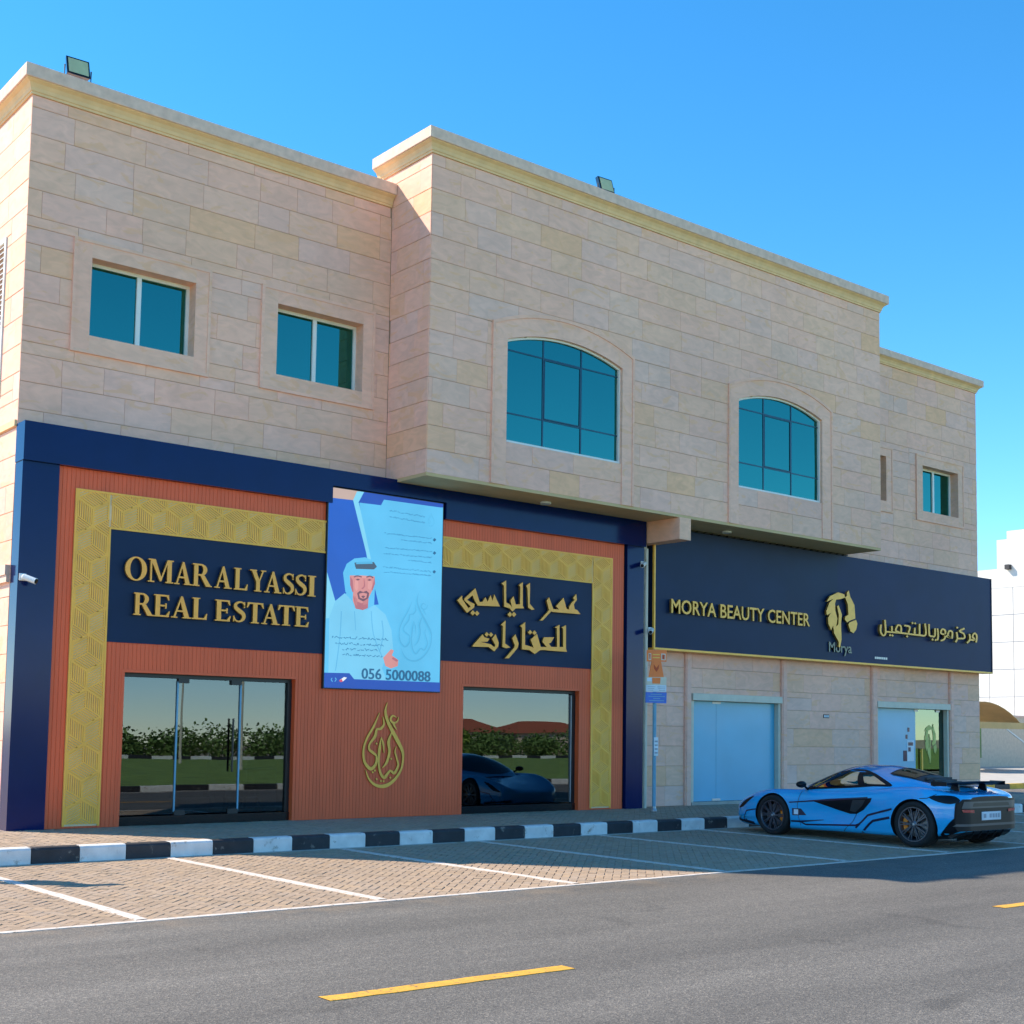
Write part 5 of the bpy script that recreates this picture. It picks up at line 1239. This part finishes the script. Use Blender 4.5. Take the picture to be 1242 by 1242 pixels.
# ================================================================== parking information signs
def make_park_sign(loc, label):
    t = thing('parking_sign', label, 'sign', (0, 0, 0), 'tall parking information signs')
    bx, by = 11.497, -1.07
    def f(p):
        q = at(770+p[0]*.064433, 780+p[1]*.064433, 1, by-.04); return (q.x-bx, q.z-ZP)
    MB().tube([(0, 0, 0), (0, 0, 2.98)], .035, 12).build('pole', 'blue_pole', t, local=True)
    MB().lathe([(.06, 0), (.06, .02), (.04, .06), (.035, .09)], 14).build('foot', 'steel', t, local=True)
    def pl(pts, m, d, name): MB().prism([f(p) for p in pts], -.046-d, -.036).build(name, m, t, local=True)
    pl([(225, 130), (595, 130), (590, 352), (225, 345)], 'sign_orange', 0, 'top_plate')
    pl([(252, 190), (300, 190), (300, 320), (252, 316)], 'sign_pale', .004, 'symbol'); pl([(490, 196), (572, 200), (570, 325), (490, 320)], 'sign_pale', .004, 'symbol')
    pl([(262, 205), (288, 205), (284, 300), (268, 300)], 'brown_gap', .006, 'symbol'); pl([(508, 215), (556, 220), (552, 310), (508, 300)], 'brown_gap', .006, 'symbol')
    pl([(330, 205), (460, 208), (460, 228), (330, 225)], 'gold_flat', .004, 'symbol'); pl([(330, 262), (460, 265), (460, 285), (330, 282)], 'gold_flat', .004, 'symbol')
    pl([(315, 346), (490, 346), (505, 440), (540, 640), (262, 640), (295, 440)], 'sign_orange', .0015, 'bell_plate')
    pl([(350, 400), (400, 470), (450, 405), (440, 480), (400, 540), (360, 480)], 'brown_gap', .0055, 'symbol')
    pl([(213, 641), (592, 641), (588, 792), (213, 784)], 'sign_pale', 0, 'middle_plate')
    pl([(322, 650), (476, 652), (470, 765), (325, 760)], 'sign_orange', .004, 'symbol'); pl([(225, 655), (310, 655), (310, 720), (225, 718)], 'sign_print', .004, 'symbol')
    pl([(213, 785), (588, 793), (584, 920), (208, 912)], 'sign_print', .0008, 'lower_plate')
    for k in range(3): pl([(235, 815+k*32), (380-k*20, 818+k*32), (380-k*20, 828+k*32), (235, 825+k*32)], 'grey_joint', .004, 'print'); 
    for k in range(3): pl([(420+k*15, 820+k*32), (565, 823+k*32), (565, 833+k*32), (420+k*15, 830+k*32)], 'grey_joint', .004, 'print')
    pl([(203, 921), (594, 930), (588, 1135), (198, 1120)], 'sign_blue', .0012, 'blue_plate')
    for k, (a, c) in enumerate(((290, 500), (250, 560), (340, 470), (260, 540))): pl([(a, 955+k*40), (c, 959+k*40), (c, 972+k*40), (a, 968+k*40)], 'blue_pole', .004, 'print')
    MB().box(-.045, .06, -.04, -.034, 1.02, 1.36).build('sticker', 'sign_print', t, local=True)
    for k in range(4): MB().box(-.03, .045, -.0435, -.041, 1.06+k*.07, 1.09+k*.07).build('sticker_print', 'grey_joint', t, local=True)
    t.location = loc; return t
ps = make_park_sign((11.497, -1.07, ZP), 'orange and blue parking information sign on a blue pole between the two shops')
shadow_sign = copy_tree(ps); shadow_sign.location = (-2.75, -2.40, ZP-.0); shadow_sign['label'] = 'unseen parking sign added beyond the left shop corner to cast a ground shadow'  # guessed copy outside the view, added for its shadow on the parking area
# ================================================================== floodlights on the roof
def flood(loc, label, rz):
    t = thing('floodlight', label, 'lamp', (0, 0, 0), 'rooftop floodlights')
    b = MB(); P = [(-.17, .0, .10), (.17, .0, .10), (.17, .10, .40), (-.17, .10, .40)]
    b.add([(x, y+.0, z) for x, y, z in P]+[(x*.9, y+.10, z+.0) for x, y, z in P], [(0, 1, 2, 3), (7, 6, 5, 4), (0, 4, 5, 1), (1, 5, 6, 2), (2, 6, 7, 3), (3, 7, 4, 0)])
    b.build('housing', 'black_gloss', t, local=True, bevel=.006)
    k = .12; b = MB(); b.add([(x*.84, y-.004+.0, .13+(z-.10)*.80) for x, y, z in [(-.17, .006, .10), (.17, .006, .10), (.17, .086, .40), (-.17, .086, .40)]], [(0, 1, 2, 3)]); b.build('lens', 'lamp_lens', t, local=True)
    MB().tube([(-.19, .06, .24), (-.19, .06, .02), (.19, .06, .02), (.19, .06, .24)], .010, 6).build('bracket', 'charcoal', t, local=True)
    t.location = loc; t.rotation_euler = (0, 0, R(rz)); return t
flood((.64, -.02, ZC1+.38), 'floodlight on the left wing parapet near the roof corner', -4)
flood((10.16, YB+.06, ZCB+.38), 'floodlight on the higher parapet of the projecting bay', -4)
# ================================================================== security cameras
def cctv(loc, label, yaw):
    t = thing('security_camera', label, 'camera', (0, 0, 0), 'wall security cameras')
    MB().box(-.05, .05, -.03, .0, -.05, .05).build('mount', 'white_gloss', t, local=True, bevel=.008)
    d = Vector((math.sin(R(yaw)), -math.cos(R(yaw)), -.35)).normalized()
    MB().tube([(0, -.03, 0), Vector((0, -.06, 0))+d*.02], .014, 8).build('arm', 'white_gloss', t, local=True)
    p = Vector((0, -.07, 0)); MB().tube([p-d*.02, p, p+d*.19], [.03, .042, .042], 14).build('barrel', 'white_gloss', t, local=True)
    MB().tube([p+d*.188, p+d*.198], .034, 14).build('lens', 'black_gloss', t, local=True)
    t.location = loc; return t
q = at(27, 700, 1, -.29); cctv((q.x, YBAND+.05, q.z), 'white security camera on the left navy column', 40)
q = at(786, 764, 1, -.30); cctv((q.x+.02, -.32, q.z), 'white security camera on the pipe between the two shops', -55)
q = at(781, 685, 1, -.34); cctv((q.x, -.29, q.z+.02), 'small security camera high on the right navy column', -60)
# ================================================================== things inside the two shop rooms
def solid(name, label, cat, loc, builds):
    t = thing(name, label, cat, loc)
    for nm_, m, mb in builds: mb.build(nm_, m, t)
    return t
x, y = 5.0, 1.0
solid('vase', 'tall ribbed white vase on the side table behind the left glass', 'vase', (x, y, .98), [('body', 'white_gloss', MB().lathe([(0, .98), (.09, .98), (.13, 1.15), (.14, 1.3), (.12, 1.5), (.08, 1.58), (.07, 1.6), (0, 1.6)], 24, (x, y, 0)))])
solid('side_table', 'white tapered side table behind the left glass doors', 'table', (x, y, .22), [('top', 'white_gloss', MB().box(x-.75, x+.55, y-.3, y+.3, .93, .975)), ('pedestal', 'white_gloss', MB().lathe([(.20, .22), (.34, .55), (.38, .929)], 24, (x-.2, y, 0)))])
x, y = 4.6, 2.1
solid('armchair', 'grey armchair deep inside the left shop', 'chair', (x, y, .22), [('seat', 'steel', MB().box(x-.35, x+.35, y-.35, y+.3, .45, .62)), ('backrest', 'steel', MB().box(x-.35, x+.35, y+.22, y+.36, .62, 1.05))]+[('leg', 'charcoal', MB().box(x+a-.03, x+a+.03, y+c-.03, y+c+.03, .21, .45)) for a in (-.3, .3) for c in (-.28, .24)])
x, y = 9.35, .75
solid('floor_lamp', 'orange shop lamp with a white cap behind the right glass', 'lamp', (x, y, .22), [('base', 'charcoal', MB().lathe([(.22, .215), (.22, .24), (.03, .26), (.03, .95)], 20, (x, y, 0))), ('shade', 'sign_orange', MB().lathe([(.17, .95), (.22, 1.0), (.22, 1.28)], 24, (x, y, 0))), ('cap', 'white_gloss', MB().lathe([(.22, 1.281), (.17, 1.48), (0, 1.5)], 24, (x, y, 0)))])
# ================================================================== right background: forecourt, kerbs, carport, white building
def kerb_row(name, pts, seg, mats_, z=.15, w=.2):
    (x0, y0), (x1, y1) = pts; d = Vector((x1-x0, y1-y0)); n = int(d.length/seg); ang = math.atan2(d.y, d.x)
    base = MB().box(0, d.length, -.02+.03, w-.03, -.05, z-.02).build(name, 'concrete'); base.location = (x0, y0, 0); base.rotation_euler = (0, 0, ang); structure(base)
    ms = [MB().box(.006, seg-.006, 0, w, -.03, z).mesh('kerb_stone', m, bevel=.015) for m in mats_]
    for i in range(n):
        o = link('kerb_stone', ms[i % len(ms)], base, True); o.location = (i*seg, 0, 0)
kerb_row('kerb', ((29.0, 4.5), (62, 6.2)), 1.0, ('kerb_black', 'kerb_yellow'))
b = MB(); b.quad((29, 4.7, .14), (100, 8.3, .14), (100, 60, .14), (29, 60, .14)); structure(b.build('forecourt', 'concrete'))
cw = thing('boundary_wall', 'low cream boundary wall with a green door behind the carport', 'wall', (50, 19, 0))
part('wall', cw, 'villa', (40, 78, 19, 19.25, .1, 2.75)); part('coping', cw, 'coping', (39.95, 78.05, 18.95, 19.3, 2.75, 2.85))
part('door', cw, 'leaf', (55.2, 56.0, 18.96, 19.0, .6, 2.2))
cp = thing('carport', 'tan fabric carport with a curved canopy on steel posts', 'carport', (50, 15, .14))
b = MB(); n = 14; vs_ = []
for i in range(n+1):
    t = i/n; xx = 44.2+7.2*t; zz = 2.35+1.0*math.sin(math.pi*min(t*1.15, 1))**.8-.25*t
    vs_ += [(xx, 13.5, zz), (xx, 18.3, zz+.15), (xx, 13.5, zz-.03), (xx, 18.3, zz+.12)]
b.add(vs_, [f for i in range(n) for f in ((4*i, 4*i+4, 4*i+5, 4*i+1), (4*i+2, 4*i+3, 4*i+7, 4*i+6), (4*i, 4*i+2, 4*i+6, 4*i+4))]); b.build('canopy', 'tan_fabric', cp, smooth=False)
MB().box(44.2, 51.4, 13.44, 13.5, 2.05, 2.34).build('valance', 'tan_fabric', cp)
for xx in (44.4, 51.3):
    for yy in (13.5, 18.2): MB().tube([(xx, yy, .1), (xx, yy, 2.25)], .07, 8).build('post', 'tan_fabric', cp)
MB().tube([(51.3, 13.5, 1.1), (48.6, 13.5, 2.2)], .045, 6).build('brace', 'white_frame', cp)
wb = thing('white_building', 'bright white panelled building in the distance on the right', 'building', (75, 30, 0))
XW = 70.0
def yw(u, v): return at(u, v, 0, XW)
y_l = yw(1186, 700).y+6; y_s1, y_s2 = yw(1209, 670).y, yw(1221, 650).y; y_r = yw(1242, 700).y-16
z1, z2, z3 = yw(1205, 691).z, yw(1215, 655).z, yw(1235, 643).z
part('wall', wb, 'grey_joint', (XW+.03, XW+14, y_s1, y_l, 0, z1), (XW+.03, XW+14, y_s2, y_s1, 0, z2), (XW+.03, XW+14, y_r, y_s2, 0, z3))
part('parapet', wb, 'bright_white', (XW, XW+.5, y_s1, y_l, z1-1.2, z1+.02), (XW, XW+.5, y_s2, y_s1, z1-1.2, z2+.02), (XW, XW+.5, y_r, y_s2, z1-1.2, z3+.02))
pm = None; y = y_l
while y > y_r:
    z = z1-1.2
    while z > .2:
        h = min(1.72, z); o = MB().box(XW, XW+.05, y-1.66, y-.02, z-h+.02, z-.02).build('panel', 'bright_white', wb); z -= 1.72
    y -= 1.68
part('lamp', wb, 'charcoal', (XW-.3, XW, yw(1224, 688).y-.15, yw(1224, 688).y+.15, yw(1224, 688).z-.15, yw(1224, 688).z+.15))
# ================================================================== across the road (seen mirrored in the shop glass)
GF = MB(); GF.quad((-80, -78, .09), (170, -78, .09), (170, ROAD_FAR-.2, .09), (-80, ROAD_FAR-.2, .09)); structure(GF.build('grass_field', 'grass'))
kerb_row('kerb', ((48, ROAD_FAR), (-8, ROAD_FAR)), 1.1, ('kerb_white', 'kerb_black'), .17)
kerb_row('kerb', ((125, -78), (15, -78)), 1.8, ('kerb_white', 'kerb_black'), .35, .3)
b = MB(); b.quad((-80, -86, .0), (170, -86, .0), (170, -78.3, .0), (-80, -78.3, .0)); structure(b.build('far_road', 'asphalt'))
def tree(loc, h, r_, m, label):
    t = thing('tree', label, 'tree', loc, 'trees across the road'); x, y, z = loc
    b = MB().tube([(x, y, z-.1), (x+.05, y, z+h*.3), (x-.05, y+.05, z+h*.6)], [.16, .12, .06], 8)
    for k in range(4):
        a = k*1.7; b.tube([(x, y, z+h*(.3+.06*k)), (x+math.cos(a)*r_*.6, y+math.sin(a)*r_*.6, z+h*(.55+.06*k))], [.06, .02], 6)
    b.build('trunk', 'bark', t); b = MB()
    blobs = [(random.uniform(-.6, .6)*r_, random.uniform(-.6, .6)*r_, h*random.uniform(.2, .8), r_*random.uniform(.35, .6)) for _ in range(9)]
    for bx, by, bz, br in blobs:
        for _ in range(150):
            d = Vector((random.gauss(0, 1), random.gauss(0, 1), random.gauss(0, .8))).normalized()*br*random.uniform(.55, 1.05)
            p = Vector((x+bx, y+by, z+bz))+d; s = random.uniform(.10, .24); u = Vector((random.gauss(0, 1), random.gauss(0, 1), random.gauss(0, .5))).normalized(); w = u.orthogonal().normalized()
            b.quad(p-u*s, p-w*s*.6, p+u*s, p+w*s*.6)
    b.build('crown', m, t)
rt = random.Random(11)
for i in range(34):
    xx = 18+i*3.3+rt.uniform(-1.5, 1.5); hh = rt.uniform(1.9, 2.7)
    tree((xx, -89-rt.uniform(0, 8), 0), hh, 3.0, 'leaf', 'low dark tree of the row across the road')
tree((46.5, -52, .09), 2.6, 1.3, 'leaf_b', 'small yellow-green tree on the grass across the road')
def lamp_post(x, y, h, label):
    t = thing('street_lamp', label, 'street lamp', (x, y, .05), 'street lamps across the road')
    MB().tube([(x, y, 0), (x, y, h)], [.10, .05], 8).build('pole', 'cream_metal', t)
    MB().tube([(x, y, h-.05), (x+.9, y, h+.15), (x+1.6, y, h+.15)], .035, 6).build('arm', 'cream_metal', t)
    MB().box(x+1.4, x+2.1, y-.12, y+.12, h+.08, h+.2).build('lamp_head', 'white_gloss', t)
lamp_post(31, -60, 7.0, 'tall street lamp on the grass, left of the three'); lamp_post(24.6, -40, 7.5, 'tall street lamp nearest the road'); lamp_post(74, -66, 8.0, 'tall street lamp before the red roofs')
def villa(x, y, w, label):
    t = thing('villa', label, 'house', (x, y, 0), 'red roofed villas across the road'); h = 3.0
    part('wall', t, 'villa', (x, x+w, y-8, y, 0, h))
    for k in range(3): part('window', t, 'dark_mullion', (x+1+k*w/3.2, x+2.2+k*w/3.2, y, y+.05, 1.0, 2.2))
    MB().add([(x-.6, y-8.6, h), (x+w+.6, y-8.6, h), (x+w+.6, y+.6, h), (x-.6, y+.6, h), (x+3.5, y-4, h+1.7), (x+w-3.5, y-4, h+1.7)], [(3, 2, 5, 4), (1, 0, 4, 5), (2, 1, 5), (0, 3, 4), (0, 1, 2, 3)]).build('roof', 'roof_red', t)
villa(92, -118, 13, 'red roofed villa, nearest of three across the field'); villa(108, -120, 15, 'red roofed villa in the middle of the three'); villa(48, -150, 10, 'red roofed villa standing alone beyond the trees')
